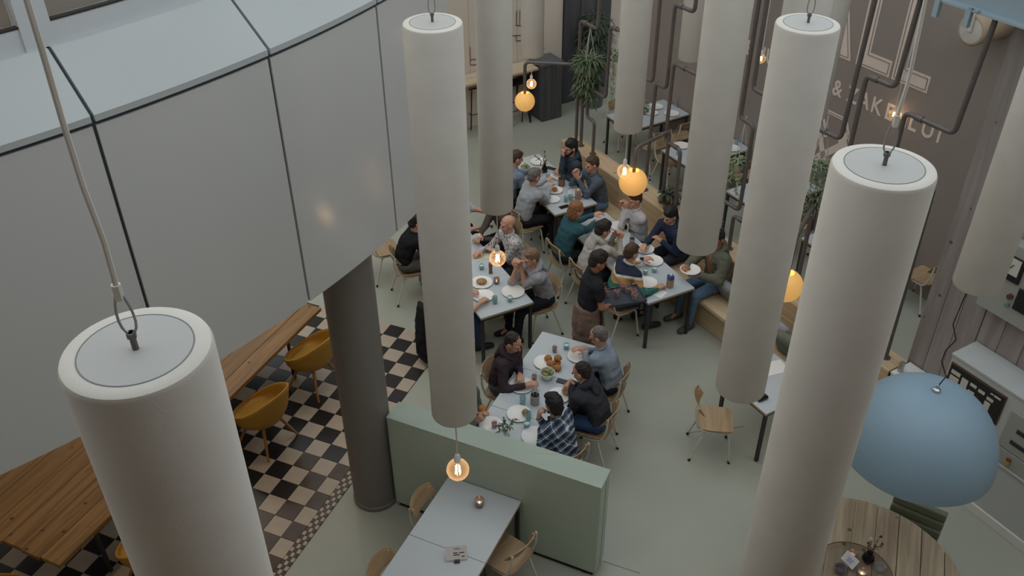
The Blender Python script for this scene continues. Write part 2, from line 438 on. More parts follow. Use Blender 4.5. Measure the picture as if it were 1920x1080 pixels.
# shell of the hall outside the frame, with an added slab against sky light
M_BROWNW = mat('brown_wall', (168, 152, 138), .85)  # brown chosen to dim light from behind the camera
struct(obj('wall_camera_side', MB().box((0, -2.6, 4.05), (24, .2, 8.1)), M_BROWNW))
struct(obj('added_shade_slab', MB().box((0, -.9, 8.15), (24, 3.6, .1)), M_BROWNW))  # unseen slab, added to keep sky light off the nearest tube's front
struct(obj('wall_east', MB().box((8.6, 6, 4.05), (.2, 20, 8.1)), M_WALL))
struct(obj('wall_west', MB().box((-9.5, 8, 4.05), (.2, 24, 8.1)), M_WALL))

# pale blue steel beam over the pipe row
bm_ = thing('steel_beam', 'pale blue steel beam over the end of the pipe frame', 'beam', tuple(bench(.35, -.13, 4.75)), yaw(DC))
M_BEAM = mat('pale_blue_steel', (150, 166, 174), .5)
obj('flange', MB().box((0, 0, .01), (2.2, .22, .02)), M_BEAM, bm_)
obj('web', MB().box((0, 0, .2), (2.2, .02, .36)), M_BEAM, bm_)
obj('flange', MB().box((0, 0, .39), (2.2, .22, .02)), M_BEAM, bm_)
for x in (-.62, -.3): obj('bracket', MB().box((x, -.1, -.06), (.05, .05, .16)), M_BEAM, bm_)
for x in (-.3, -.22): obj('bolt', MB().lathe([(0, 0), (.02, 0), (.02, .02), (0, .02)], 8, (x, -.11, .02)), M_BEAM, bm_)

# unseen lamps added to brighten the dark area under the mezzanine
M_DOWN = emit('mezzanine_fill_glow', (255, 214, 160), 6)
for k, (x, y) in enumerate(((-3.6, 5.6), (-2.9, 7.2), (-2.2, 8.8), (-4.6, 7.2), (-3.8, 9.0), (-4.8, 5.0))):
    t = thing('mezzanine_fill', 'added warm lamp brightening the oak table under the mezzanine', 'light', (x, y, 3.305), 0, 'added lamps under the mezzanine')
    obj('trim_ring', MB().lathe([(.075, 0), (.075, -.01), (.055, -.01), (.055, 0)], 20), M_WHITE, t, True)
    obj('lens', MB().lathe([(0, -.006), (.055, -.006)], 20), M_DOWN, t)
    L = bpy.data.lights.new('mezzanine_fill_spot', 'SPOT'); L.energy = 15; L.color = (1, .80, .60); L.spot_size = 2.3; L.spot_blend = .8; L.shadow_soft_size = .06
    lo = bpy.data.objects.new('mezzanine_fill_spot', L); COL.objects.link(lo); lo.parent = t; lo.location = (0, 0, -.02)
# ================================================================== hanging felt tubes
def felt_tube(xy, ztop, zbot, label, lid=True, cord_top=8.05, r=.175):
    t = thing('felt_tube', label, 'felt tube', (xy[0], xy[1], zbot), 0, 'white felt tubes hanging in the atrium')
    L = ztop - zbot; e = .016
    pr = [(0, .0), (r - e, 0), (r - e * .3, e * .3), (r, e), (r, L - e), (r - e * .3, L - e * .3), (r - e, L), (r * .76, L)]
    obj('felt_sleeve', MB().lathe(pr, 64), M_FELT, t, True)
    obj('lid', MB().lathe([(r * .748, L - .012), (r * .745, L + .001), (0, L + .001)], 48), M_LID, t, True)
    obj('lid_groove', MB().lathe([(r * .765, L - .004), (r * .765, L + .0015), (r * .748, L + .0015), (r * .748, L - .004)], 48), mat('groove_grey', (120, 124, 124), .7), t)
    if cord_top > ztop:
        f_ = obj('hook', MB().tube([(0, 0, L), (0, 0, L + .05)], .008, 8).tube([(0, 0, L + .035), (0, 0, L + .05)], .012, 6), M_PIPE, t, True)
        lp = [V((.019 * math.sin(a) * (1 + .3 * math.cos(a)), 0, L + .105 - .06 * math.cos(a))) for a in [2 * math.pi * k / 16 for k in range(16)]]
        obj('loop', MB().tube(lp, .0034, 6, closed=True), mat('grey_wire', (150, 152, 152), .4, metal=.4), f_, True)
        pts = [(0, 0, L + .16)]
        H_ = cord_top - zbot
        for k in range(1, 14):
            z = L + .16 + (H_ - L - .16) * k / 13; pts.append((.006 * math.sin(k * 1.7), .006 * math.cos(k * 2.1), z))
        obj('rope', MB().tube([(0, 0, L + .145), (0, 0, L + .185)], .011, 8).tube(pts, .0065, 6), M_CORD, t, True)
    return t
felt_tube((-.882, 1.658), 6.08, 3.1, 'large white felt tube nearest the camera in the lower left corner')
felt_tube((-.447, 5.145), 5.632, 2.575, 'white felt tube hanging above the end of the sage green divider')
felt_tube((-.157, 8.42), 5.6, 2.46, 'white felt tube hanging over the bald man in the floral shirt')
felt_tube((1.435, 10.25), 5.8, 2.49, 'white felt tube over the bulb and amber globe at the bench')
felt_tube((1.60, 6.63), 6.2, 3.125, 'white felt tube ending in front of the man in the olive parka')
felt_tube((1.63, 4.90), 5.70, 3.03, 'white felt tube hanging over the empty wooden chair')
felt_tube((1.275, 2.775), 5.955, 3.0, 'large white felt tube crossing in front of the blue dome lamp')
felt_tube((3.58, 5.72), 6.3, 3.34, 'white felt tube at the right edge above the blue dome lamp')
for px, py, dp, lab in ((998, 103, 14.0, 'small far white felt tube over the light bulb by the charcoal cabinet'),
                        (1294, 110, 13.2, 'small far white felt tube above the back dining tables'),
                        (1522, 216, 11.2, 'white felt tube half hidden in front of the mural lettering')):
    q = CAM + ray(px, py) * dp
    felt_tube((q.x, q.y), q.z + 3.05, q.z, lab)
felt_tube((2.20, 6.70), 5.55, 2.45, 'white felt tube almost hidden behind the tube over the empty chair')
# horizontal felt tube on the mural wall
hp = on_plane(1820, 58, 1.75)
ht = thing('felt_tube', 'white felt tube mounted lying flat high on the mural wall', 'felt tube', tuple(hp), yaw(NC), 'white felt tubes hanging in the atrium')
R90 = Matrix.Rotation(math.radians(90), 3, 'Y')
obj('felt_sleeve', MB().lathe([(.135, 0), (.16, .0), (.172, .02), (.172, .56), (0, .56)], 40, mtx=R90), mat('tan_felt', (178, 158, 134), .95), ht, 'all')
obj('lid', MB().lathe([(.15, .004), (.13, -.002), (0, -.002)], 40, mtx=R90), M_FELT, ht, 'all')
obj('rope', MB().tube([(-.02, 0, 0), (-.03, 0, .9)], .02, 8), M_CORD, ht, True)

# ================================================================== bulbs and globes
def bulb(px, py, z, label, r=.093, top=None, watts=2.6, cord=None, xy=None):
    c = at(px, py, z)
    if xy: c = V((xy[0], xy[1], z))
    t = thing('pendant_bulb', label, 'light bulb', tuple(c), 0, 'clear globe light bulbs on white cords')
    k = r / .093
    prof = [(0, -r)] + [(r * math.sin(a), -r * math.cos(a)) for a in [math.pi * i / 14 for i in range(1, 12)]] + [(.024 * k, .092 * k), (.021 * k, .115 * k)]
    obj('glass_globe', MB().lathe(prof, 28), M_BULB, t, 'all')
    fm = MB()
    for i in range(6):
        a = i * math.pi / 3; fm.tube([(.016 * k * math.cos(a), .016 * k * math.sin(a), .045 * k), (.022 * k * math.cos(a + .3), .022 * k * math.sin(a + .3), -.045 * k)], .0035 * k, 5)
    obj('filament', fm, M_FIL, t)
    obj('socket', MB().lathe([(0, .175 * k), (.012 * k, .175 * k), (.022 * k, .16 * k), (.027 * k, .14 * k), (.027 * k, .095 * k), (0, .095 * k)], 16), M_WHITE, t, True)
    if top: obj('cord', MB().tube([(0, 0, .17 * k), (.004, 0, (top - z) * .5), (0, 0, top - z)], .006, 6), M_CORD, t, True)
    L = bpy.data.lights.new('bulb_light', 'POINT'); L.energy = watts; L.color = (1, .72, .45); L.shadow_soft_size = .05
    lo = bpy.data.objects.new('bulb_light', L); COL.objects.link(lo); lo.parent = t
bulb(858, 878, 1.95, 'glowing globe bulb over the empty table in the foreground', top=2.6, xy=(-.447, 5.145))
bulb(934, 487, 1.86, 'glowing globe bulb in front of the floral shirt', top=2.5, xy=(-.157, 8.35))
bulb(1169, 321, 1.92, 'glowing globe bulb beside the amber globe above the bench', top=2.5, xy=(1.43, 10.22))
q = CAM + ray(998, 103) * 14.0; bulb(997, 170, 1.72, 'glowing globe bulb hanging before the charcoal cabinet', top=q.z + .05, r=.08, xy=(q.x - .01, q.y))
bulb(0, 0, 1.78, 'glowing globe bulb hidden behind the tube over the empty chair', top=2.5, xy=(2.20, 6.70))
q = CAM + ray(1427, 110) * 11.9; bulb(1427, 110, q.z, 'small bare bulb in front of the letter U of the mural', r=.062, top=5.5, watts=.8)
q = CAM + ray(1676, 214) * 11.9; bulb(1676, 214, q.z, 'small bare bulb in front of the word ZAKENLUI', r=.062, top=5.5, watts=.5)
q = CAM + ray(1240, 39) * 16.5; bulb(1240, 39, q.z, 'farthest small bulb beside the white corner pole', r=.075, top=5.5, watts=.8)

# ================================================================== bench row
bn = thing('bench', 'long pine wall bench with a wide shelf behind the seats', 'bench', tuple(BO), yaw(DC))
# local frame: x along DC, y along NC
L0, L1 = -6.16, .37
def bbox(name, x0, x1, y0, y1, z0, z1, m_, par=bn, bev=.003):
    o = obj(name, MB().box((0, 0, 0), (y1 - y0, x1 - x0, z1 - z0), bev=bev), m_, par)
    o.location = ((x0 + x1) / 2, (y0 + y1) / 2, (z0 + z1) / 2); o.rotation_euler = (0, 0, math.pi / 2); return o
seg = [L0, -4.6, -3.0, -1.4, L1]
for a, b in zip(seg, seg[1:]):
    bbox('shelf_plank', a, b - .003, -.155, 0, .862, .90, M_PINE)
    bbox('shelf_plank', a, b - .003, -.313, -.158, .862, .90, M_PINE)
    bbox('back_panel', a, b - .003, -.31, -.29, .45, .862, M_PINE)
    bbox('rear_panel', a, b - .003, -.02, 0, 0, .862, M_PINE)
    bbox('seat_plank', a, b - .003, -.545, -.31, .40, .45, M_PINE)
    bbox('seat_plank', a, b - .003, -.785, -.548, .40, .45, M_PINE)
    bbox('front_panel', a, b - .003, -.70, -.68, 0.0, .40, M_PINE)
bbox('end_panel', L0 - .001, L0 + .02, -.31, 0, 0, .862, M_PINE); bbox('end_panel', L1 - .02, L1 - .002, -.70, 0, 0, .40, M_PINE)

# ================================================================== pipe frame on the bench
pf = thing('pipe_frame', 'dark steel pipe screen rising from the bench shelf', 'pipe frame')
OFF = -.155; PR = .026
def pn(s, z, off=OFF): return bench(s, off, z)
def pipe(pts, r=PR):
    o = obj('pipe', MB().tube(arc_path(pts, .075, 5), r, 12), M_PIPE, pf, True); return o
def flange(p): obj('base_flange', MB().lathe([(0, .018), (.034, .018), (.036, .006), (.055, .006), (.055, 0), (0, 0)], 16, p), M_PIPE, pf, True)
def coupling(p, d):
    d = V(d).normalized(); obj('coupling', MB().tube([V(p) - d * .035, V(p) + d * .035], PR + .008, 12), M_PIPE, pf, True)
TOP = 5.2
paths = [
    [(-5.97, .9), (-5.97, 2.86), (-5.53, 2.86), (-5.53, TOP)],
    [(-5.50, .9), (-5.50, 1.44), (-5.70, 1.44), (-5.70, 1.92), (-5.25, 1.92), (-5.23, 3.0), (-4.85, 3.0), (-4.85, 2.54), (-4.22, 2.54), (-4.22, TOP)],
    [(-4.19, .9), (-4.15, 2.55), (-3.93, 2.55), (-3.92, 3.68), (-3.55, 3.68), (-3.55, TOP)],
    [(-3.51, .9), (-3.52, 1.83), (-3.85, 1.83), (-3.83, 2.94), (-3.2, 2.94), (-3.2, TOP)],
    [(-2.85, .9), (-2.85, 1.51), (-2.31, 1.51), (-2.30, 2.69), (-2.53, 2.69), (-2.51, TOP)],
    [(-2.38, .9), (-2.39, 1.40), (-1.95, 1.40), (-1.95, 3.11), (-2.40, 3.11), (-2.40, TOP)],
    [(-1.38, .9), (-1.38, 3.04), (-1.04, 3.04), (-.99, TOP)],
    [(-.9, .9), (-.9, 3.81), (-.54, 3.81), (-.51, 4.75)],
    [(-.36, .9), (-.36, 3.62), (.2, 3.62), (.26, 4.75)],
    [(.19, .9), (.16, 3.04), (-.12, 3.04), (-.12, 2.2)],
]
for pth in paths:
    pts = [pn(s, z) for s, z in pth]; pipe(pts); flange(pts[0])
    for a, b in zip(pts[1:], pts[2:]):
        if (b - a).length > .3 and abs((b - a).normalized().z) < .3: coupling(a + (b - a) * .3, b - a)
# arms carrying the amber globes
def globe(px, py, z, r, label):
    c = at(px, py, z); t = thing('globe_lamp', label, 'lamp', tuple(c), 0, 'amber glass globe lamps')
    prof = [(0, -r)] + [(r * math.sin(a), -r * math.cos(a)) for a in [math.pi * i / 20 for i in range(1, 18)]] + [(r * .36, r * .93)]
    obj('glass_shade', MB().lathe(prof, 36), M_AMBER, t, 'all')
    obj('socket', MB().lathe([(0, r * .5), (.022, r * .5), (.024, r * .95), (.018, r * 1.1), (0, r * 1.1)], 12), M_STEEL, t, True)
    obj('bulb', MB().lathe([(0, r * .1), (.028, r * .22), (.03, r * .36), (.02, r * .5)], 12), M_FIL, t, 'all')
    L = bpy.data.lights.new('globe_light', 'POINT'); L.energy = 4; L.color = (1, .66, .34); L.shadow_soft_size = r * 1.05
    lo = bpy.data.objects.new('globe_light', L); COL.objects.link(lo); lo.parent = t; lo.location = (0, 0, -.02)
    return c
def arm(root_s, zarm, c, r, label=None):
    p0 = bench(root_s, OFF, .9); c = V(c); k = (c - BO)
    p1 = V((p0.x, p0.y, zarm)); p2 = V((c.x, c.y, zarm)); pipe([p0, p1, p2, V((c.x, c.y, c.z + r * 1.05))]); flange(p0)
c = globe(984, 190, 1.60, .155, 'amber globe lamp hanging before the bar stools at the back')
arm(-5.83, 2.23, c, .155)
c = globe(1187, 341, 1.50, .19, 'amber globe lamp hiding the face of the man in the white shirt')
arm(-3.78, 2.0, c, .19)
c = globe(1473, 535, 1.52, .19, 'amber globe lamp half hidden between two big felt tubes')
arm(-1.2, 2.15, c, .19)

# ================================================================== mural lettering
# local frame of the mural face: x along DC, y up
MO = V((3.85, 13.16, 0)); MR = Matrix((DC, V((0, 0, 1)), -NC)).transposed()
def mur_obj(name, polys, th=.004, z=.002, m_=M_PAINT):
    mb = MB()
    for poly in polys:
        n_ = len(poly); A = [MO + MR @ V((x, y, z)) for x, y in poly]; B = [MO + MR @ V((x, y, z + th)) for x, y in poly]
        mb.add(A + B, [tuple(range(n_)), tuple(range(2 * n_ - 1, n_ - 1, -1))] + [(i, (i + 1) % n_, n_ + (i + 1) % n_, n_ + i) for i in range(n_)])
    return obj(name, mb, m_, mur)
def outline(poly, inset, z=.0075):
    # thin dark line inside the letter edge
    n_ = len(poly); pts = []
    ar = sum(poly[i][0] * poly[(i + 1) % n_][1] - poly[(i + 1) % n_][0] * poly[i][1] for i in range(n_)); sg = 1 if ar > 0 else -1
    for i in range(n_):
        a, b, c = V((*poly[i - 1], 0)), V((*poly[i], 0)), V((*poly[(i + 1) % n_], 0))
        d1 = (b - a).normalized(); d2 = (c - b).normalized(); n1 = V((-d1.y, d1.x, 0)) * sg; n2 = V((-d2.y, d2.x, 0)) * sg
        bi = (n1 + n2); k = inset / max(.3, (1 + n1.dot(n2))); pts.append(b + bi * k)
    mb = MB(); q = [MO + MR @ V((p.x, p.y, z)) for p in pts]
    for i in range(len(q)): mb.tube([q[i], q[(i + 1) % len(q)]], .007, 4)
    obj('letter_outline', mb, M_MURAL, mur)
b0, t0 = 2.70, 4.45
Lp = lambda x: [(x, b0), (x + .56, b0), (x + .56, b0 + .22), (x + .20, b0 + .22), (x + .20, t0), (x, t0)]
Ap = [(.10, b0), (.30, b0), (.40, b0 + .45), (1.18, b0 + .45), (1.30, b0), (1.52, b0), (1.0, t0), (.62, t0)]
for poly in (Ap, Lp(1.61), Lp(2.21)):
    mur_obj('letter', [poly]); outline(poly, .035)
def mural_text(txt, x, y, size, sx=1.0, parent=mur, name='lettering'):
    cu = bpy.data.curves.new(name, 'FONT'); cu.body = txt; cu.size = size; cu.extrude = .002; cu.offset = .006
    o = bpy.data.objects.new(name, cu); COL.objects.link(o); dg = bpy.context.evaluated_depsgraph_get()
    me = bpy.data.meshes.new_from_object(o.evaluated_get(dg)); bpy.data.objects.remove(o); bpy.data.curves.remove(cu)
    cx_ = sum(v_.co.x for v_ in me.vertices) / len(me.vertices); cx_ = (max(v_.co.x for v_ in me.vertices) + min(v_.co.x for v_ in me.vertices)) / 2
    for v_ in me.vertices: v_.co = MO + MR @ V((x + (v_.co.x - cx_) * sx, y + v_.co.y, .004 + v_.co.z))
    return link(name, me, M_PAINT, parent)
pos = [('B', -.22), ('U', .02), ('U', .2), ('R', .4), ('L', .6), ('U', .78), ('I', .99), ('&', 1.36), ('Z', 1.64), ('A', 1.81), ('K', 2.01), ('E', 2.22), ('N', 2.42), ('L', 2.66), ('U', 2.83), ('I', 3.06)]
lpx = {'B': (1404, 111), 'U': (1424, 117), 'U2': (1443, 121), 'R': (1468, 131), 'L': (1490, 141), 'U3': (1513, 150), 'I': (1536, 158), '&': (1570.5, 171), 'Z': (1598, 183), 'A': (1620.5, 192), 'K': (1645.5, 200), 'E': (1669, 210), 'N': (1691, 219), 'L2': (1713, 232), 'U4': (1740, 243), 'I2': (1762, 252)}
for ch, q in lpx.items():
    X = on_plane(*q, MOFF); mural_text(ch[0], (X - MO).dot(DC), 2.165, .315, .86)
# emblem of two crossed tools inside a ruled frame
mur_obj('emblem', [[(1.20, 1.12), (1.27, 1.06), (1.70, 1.45), (1.80, 1.42), (1.86, 1.52), (1.78, 1.55), (1.74, 1.62), (1.80, 1.70), (1.70, 1.72), (1.60, 1.62), (1.62, 1.52)]])
mur_obj('emblem', [[(1.16, 1.78), (1.20, 1.80), (1.32, 1.50), (1.56, 1.02), (1.44, 1.0), (1.26, 1.44)]])
mur_obj('emblem', [[(1.24, 1.82), (1.28, 1.83), (1.40, 1.52), (1.36, 1.5)]])
for pl in ([(1.28, 1.92), (1.62, 1.92), (1.62, 1.895), (1.28, 1.895)], [(1.28, 1.88), (1.62, 1.88), (1.62, 1.865), (1.28, 1.865)],
           [(1.66, 1.88), (1.70, 1.88), (1.95, 1.3), (1.91, 1.3)]): mur_obj('emblem_frame', [pl])
# ================================================================== sage divider
GA = -.43099; GU = V((math.cos(GA), math.sin(GA), 0)); GV = V((-math.sin(GA), math.cos(GA), 0)); GP = V((-1.229, 6.475, 0)); GL, GT, GH = 2.214, .2426, 1.268
def gw(u, v, z=0): p = GP + GU * u + GV * v; return V((p.x, p.y, z))
dv = thing('divider', 'waist high sage green lacquered divider between the tables', 'divider', tuple(gw(GL / 2, GT / 2)), GA)
obj('cabinet_body', MB().box((0, 0, GH / 2 + .03), (GL, GT, GH - .06), bev=.004), M_GREEN, dv)
obj('top_board', MB().box((0, 0, GH - .012), (GL + .004, GT + .004, .024), bev=.003), M_GREEN, dv)
obj('plinth', MB().box((0, 0, .03), (GL - .06, GT - .04, .06)), M_BLACK, dv)
obj('end_joint', MB().box((GL / 2 + .0005, .02, GH / 2), (.003, .004, GH - .1)), mat('joint_dark_green', (96, 106, 96), .6), dv)
for x in (-GL / 2 + .15, GL / 2 - .12): obj('foot', MB().box((x, -GT / 2 + .03, .03), (.05, .03, .06)), M_BLACK, dv)

# ================================================================== dining tables
def table(corner, d_len, d_wid, ln, wd, label, group, z=.74, legs=True):
    dl, dw = V((*d_len, 0)).normalized(), V((*d_wid, 0)).normalized()
    c = V((*corner, 0)) + dl * ln / 2 + dw * wd / 2
    t = thing('dining_table', label, 'table', tuple(c), yaw(dl), group)
    obj('tabletop', MB().box((0, 0, z - .0065), (ln - .004, wd, .013), bev=.002), M_TABLE, t)
    obj('edge_band', MB().box((0, 0, z - .0215), (ln - .002, wd + .002, .019)), M_EDGE, t)
    obj('apron', MB().box((0, wd / 2 - .03, z - .051), (ln - .08, .02, .04)).box((0, -wd / 2 + .03, z - .051), (ln - .08, .02, .04)).box((ln / 2 - .03, 0, z - .051), (.02, wd - .08, .04)).box((-ln / 2 + .03, 0, z - .051), (.02, wd - .08, .04)), M_STEEL, t)
    for sx in (-1, 1):
        for sy in (-1, 1):
            obj('leg', MB().box((sx * (ln / 2 - .03), sy * (wd / 2 - .03), (z - .031) / 2 + .002), (.035, .035, z - .035)), M_STEEL, t)
    return t
E1 = V((-.457, .89, 0)).normalized(); F1 = V((.89, .457, 0)).normalized()   # bench tables: along / across
E4 = GV; F4 = GU                                                           # tables by the divider
T2c = V((1.678, 9.006, 0)); T3c = V((.619, 11.124, 0)); T1c = V((-.375, 8.72, 0)); T4c = V((.356, 8.469, 0))
names2 = ('grey table with the milk carton on it nearest the olive parka', 'middle grey table between the striped sweater and the navy hoodie', 'far grey table between the white shirt and the teal sweater')
for k in range(3): table((T2c + E1 * .7 * k)[:2], E1[:2], F1[:2], .7, .70, names2[k], 'grey dining tables')
names3 = ('grey table with the phone in front of the man in slate sweater', 'grey table end with the flower vase by the bearded man in navy')
for k in range(2): table((T3c + E1 * .88 * k)[:2], E1[:2], F1[:2], .88, .70, names3[k], 'grey dining tables')
names1 = ('grey table with the candle in front of the man in grey hoodie', 'grey table in front of the man in the floral shirt', 'grey table behind the floral shirt and partly hidden by a felt tube')
for k in range(3): table((T1c + E1 * .7 * k)[:2], E1[:2], F1[:2], .7, .72, names1[k], 'grey dining tables')
names4 = ('grey table with the empty corner beside the maroon hoodie', 'grey table with the fruit bowl and the steel cutlery can', 'grey table with the flower sprigs close behind the sage divider')
for k in range(3): table((T4c - E4 * .7 * (k + 1))[:2], E4[:2], F4[:2], .7, .74, names4[k], 'grey dining tables')
fgc = GP + GU * .661
for k in range(2): table((fgc - GV * (.782 * (k + 1) + .004))[:2], GV[:2], GU[:2], .782, .777, ('empty grey table pushed against the sage divider', 'empty grey table with the reservation card in the foreground')[k], 'grey dining tables')
# small table on the right with the phone, and the row behind the pipes
table((2.673, 7.033), (-DC)[:2], NC[:2], .70, .78, 'grey table with paper and sunglasses case beside the big felt tubes', 'grey dining tables')
R0 = V((1.63, 14.42, 0))
lab = ('grey back table with stacked plates beside the far corner', 'second grey back table behind the pipe screen', 'third grey back table half hidden behind a felt tube', 'fourth grey back table beside the blue chair behind the pipes')
RT = []
for k in range(4):
    q = R0 + DC * 1.523 * k; RT.append(q); table(q[:2], NC[:2], DC[:2], 1.25, .70, lab[k], 'grey back tables')

# ================================================================== plywood school chairs
def ply_shell(nx, ny, fn, th):
    mb = MB(); top = []; bot = []
    for j in range(ny + 1):
        for i in range(nx + 1): top.append(fn(i / nx * 2 - 1, j / ny * 2 - 1))
    vs = [V(p) for p in top]; W_ = nx + 1
    def nrm(i, j):
        a = vs[j * W_ + min(i + 1, nx)] - vs[j * W_ + max(i - 1, 0)]; b = vs[min(j + 1, ny) * W_ + i] - vs[max(j - 1, 0) * W_ + i]
        return a.cross(b).normalized()
    bot = [vs[j * W_ + i] - nrm(i, j) * th for j in range(ny + 1) for i in range(nx + 1)]
    N = len(vs); fs = []
    for j in range(ny):
        for i in range(nx):
            a = j * W_ + i; fs.append((a, a + 1, a + 1 + W_, a + W_)); fs.append((N + a, N + a + W_, N + a + 1 + W_, N + a + 1))
    for i in range(nx): fs.append((i, N + i, N + i + 1, i + 1)); a = ny * W_ + i; fs.append((a, a + 1, N + a + 1, N + a))
    for j in range(ny): a = j * W_; fs.append((a, a + W_, N + a + W_, N + a)); a = j * W_ + nx; fs.append((a, N + a, N + a + W_, a + W_))
    mb.add(vs + bot, fs); return mb
def seat_fn(u, v):
    k = 1 - .10 * max(0, v) ** 2 * 0 ; sq = 1 - .07 * (abs(u) ** 4) * (abs(v) ** 4)
    return (.195 * u * (1 - .06 * (v < 0) * v * v) * sq, .20 * v * sq, .455 + .012 * u * u - .03 * max(0, v - .6) ** 1.6 * 2.0 + .012 * max(0, -v) ** 2)
def back_fn(u, v):
    hgt = .085 * (1 - .35 * abs(u) ** 3)
    return (.19 * u, -.225 + .055 * u * u - .035 * v, .71 + hgt * v)
def make_chair():
    t = thing('school_chair', 'x', 'chair', (0, 0, 0), 0, 'plywood school chairs')
    obj('seat', ply_shell(10, 10, seat_fn, .012), M_PLY, t, True)
    obj('backrest', ply_shell(10, 5, back_fn, .010), M_PLY, t, True)
    for s in (-1, 1):
        lg = obj('leg', MB().tube(arc_path([(s * .15, .02, .425), (s * .165, .15, .43), (s * .20, .20, .02)], .05), .0115, 8), M_CREAM, t, True)
        obj('foot_cap', MB().tube([(s * .199, .199, 0.0), (s * .197, .195, .035)], .015, 8), M_BLACK, lg)
        lg = obj('leg', MB().tube(arc_path([(s * .165, .10, .425), (s * .168, -.10, .43), (s * .205, -.235, .02)], .05), .0115, 8), M_CREAM, t, True)
        obj('foot_cap', MB().tube([(s * .205, -.235, 0.0), (s * .203, -.228, .035)], .015, 8), M_BLACK, lg)
        obj('back_upright', MB().tube(arc_path([(s * .18, .03, .425), (s * .185, -.15, .44), (s * .185, -.205, .60), (s * .175, -.213, .76)], .06), .0115, 8), M_CREAM, t, True)
        for z in (.68, .74): obj('bolt', MB().tube([(s * .16, -.20, z), (s * .16, -.185, z - .003)], .008, 8), M_CREAM, t)
    obj('seat_rail', MB().tube([(-.165, .12, .43), (.165, .12, .43)], .010, 8).tube([(-.168, -.08, .43), (.168, -.08, .43)], .010, 8), M_CREAM, t, True)
    return t
chair0 = make_chair(); used = [False]
def chair(xy, face, label):
    rz = yaw(face) - math.pi / 2
    if not used[0]:
        used[0] = True; chair0.location = (xy[0], xy[1], 0); chair0.rotation_euler = (0, 0, rz); chair0['label'] = label; return chair0
    return dup(chair0, (xy[0], xy[1], 0), rz, label)
chair((2.20, 7.26), (.98, -.12), 'empty plywood school chair standing free on the open floor')
p = gw(.74, -.36); chair((p.x, p.y), GU, 'empty school chair left of the empty foreground table close to the divider')
p = gw(.77, -1.18); chair((p.x, p.y), GU, 'empty school chair at the bottom edge left of the reservation card')
p = gw(1.47, -.42); chair((p.x, p.y), -GU + GV * .25, 'empty school chair right of the empty foreground table')
# chairs at the back tables
bl = ['plywood chair at the left end of the first back table', 'plywood chair on the near side of the first back table under a felt tube', 'plywood chair on the near side of the first back table by the mural', 'plywood chair on the near side of the second back table behind the pipe joint',
      'plywood chair at the second back table beside the hanging plant', 'plywood chair on the near side of the third back table', 'plywood chair seen between pipe and grey boards at the right']
pts = [(RT[0] + NC * .45 - DC * .12, DC), (RT[0] + NC * .38 + DC * .86, -DC), (RT[0] + NC * .98 + DC * .80, -DC), (RT[1] + NC * .3 - DC * .1, DC), (RT[1] + NC * .95 + DC * .86, -DC), (RT[2] + NC * .5 + DC * .9, -DC)]
for (q, fc), l_ in zip(pts, bl): chair((q.x, q.y), fc, l_)
q = on_plane(1737, 470, 1.2); 
q = at(1738, 500, .6); chair((q.x, q.y), -DC, bl[6])

# ================================================================== long oak table with mustard chairs
lt = thing('long_table', 'long honey oak plank table on the chequered floor', 'table', (-4.035, 5.154, 0), math.radians(-24.0))
for k in range(7):
    o = obj('table_plank', MB().box((0, 0, 0), (.226, 4.18 if k % 2 else 4.16, .05), bev=.004), M_OAKTAB, lt); o.location = (-.116 - k * .23, 2.09, .715)
for y in (.5, 3.6):
    obj('trestle', MB().tube([(-.12, y, 0), (-.12, y, .69), (-1.5, y, .69), (-1.5, y, 0)], .025, 4), M_STEEL, lt)
def shell_chair():
    t = thing('shell_chair', 'x', 'chair', (0, 0, 0), 0, 'mustard shell armchairs')
    mb = MB(); na, nv = 36, 12; vs = []; fs = []
    def rim(a):   # a=0 front (+y), pi back
        c = math.cos(a); k = (1 - c) / 2
        return .47 + .17 * min(1, k * 2.0) ** 1.0 + .24 * max(0, (k - .50) / .50) ** 1.2
    for i in range(na):
        a = 2 * math.pi * i / na; zr = rim(a)
        for j in range(nv + 1):
            v = j / nv; rr = math.sin(min(1, v * 1.5) * math.pi / 2)
            rx = .295 * rr; ry = (.285 if math.cos(a) > 0 else .27) * rr
            z = .415 + (zr - .415) * max(0, (v - .42) / .58) ** 1.15
            lean = .05 * max(0, v - .5) * 2
            vs.append(V((math.sin(a) * (rx + lean * .7), math.cos(a) * ry - (lean * 1.6 if math.cos(a) < 0 else 0) * -math.cos(a), z)))
    for i in range(na):
        i2 = (i + 1) % na
        for j in range(nv):
            fs.append((i * (nv + 1) + j, i2 * (nv + 1) + j, i2 * (nv + 1) + j + 1, i * (nv + 1) + j + 1))
    mb.add(vs, fs); bmesh.ops.remove_doubles(mb.bm, verts=mb.bm.verts, dist=1e-5)
    o = obj('shell', mb, M_MUST, t, 'all'); md = o.modifiers.new('thickness', 'SOLIDIFY'); md.thickness = .012; md.offset = 0
    for sx in (-1, 1):
        for sy in (-1, 1):
            obj('leg', MB().tube([(sx * .10, sy * .09, .400), (sx * .25, sy * .235, 0)], [.021, .013], 10), M_OAK, t, True)
    obj('leg_frame', MB().tube([(-.11, -.1, .387), (.11, .1, .387)], .018, 8).tube([(.11, -.1, .387), (-.11, .1, .387)], .018, 8), M_OAK, t, True)
    return t
sc0 = shell_chair()
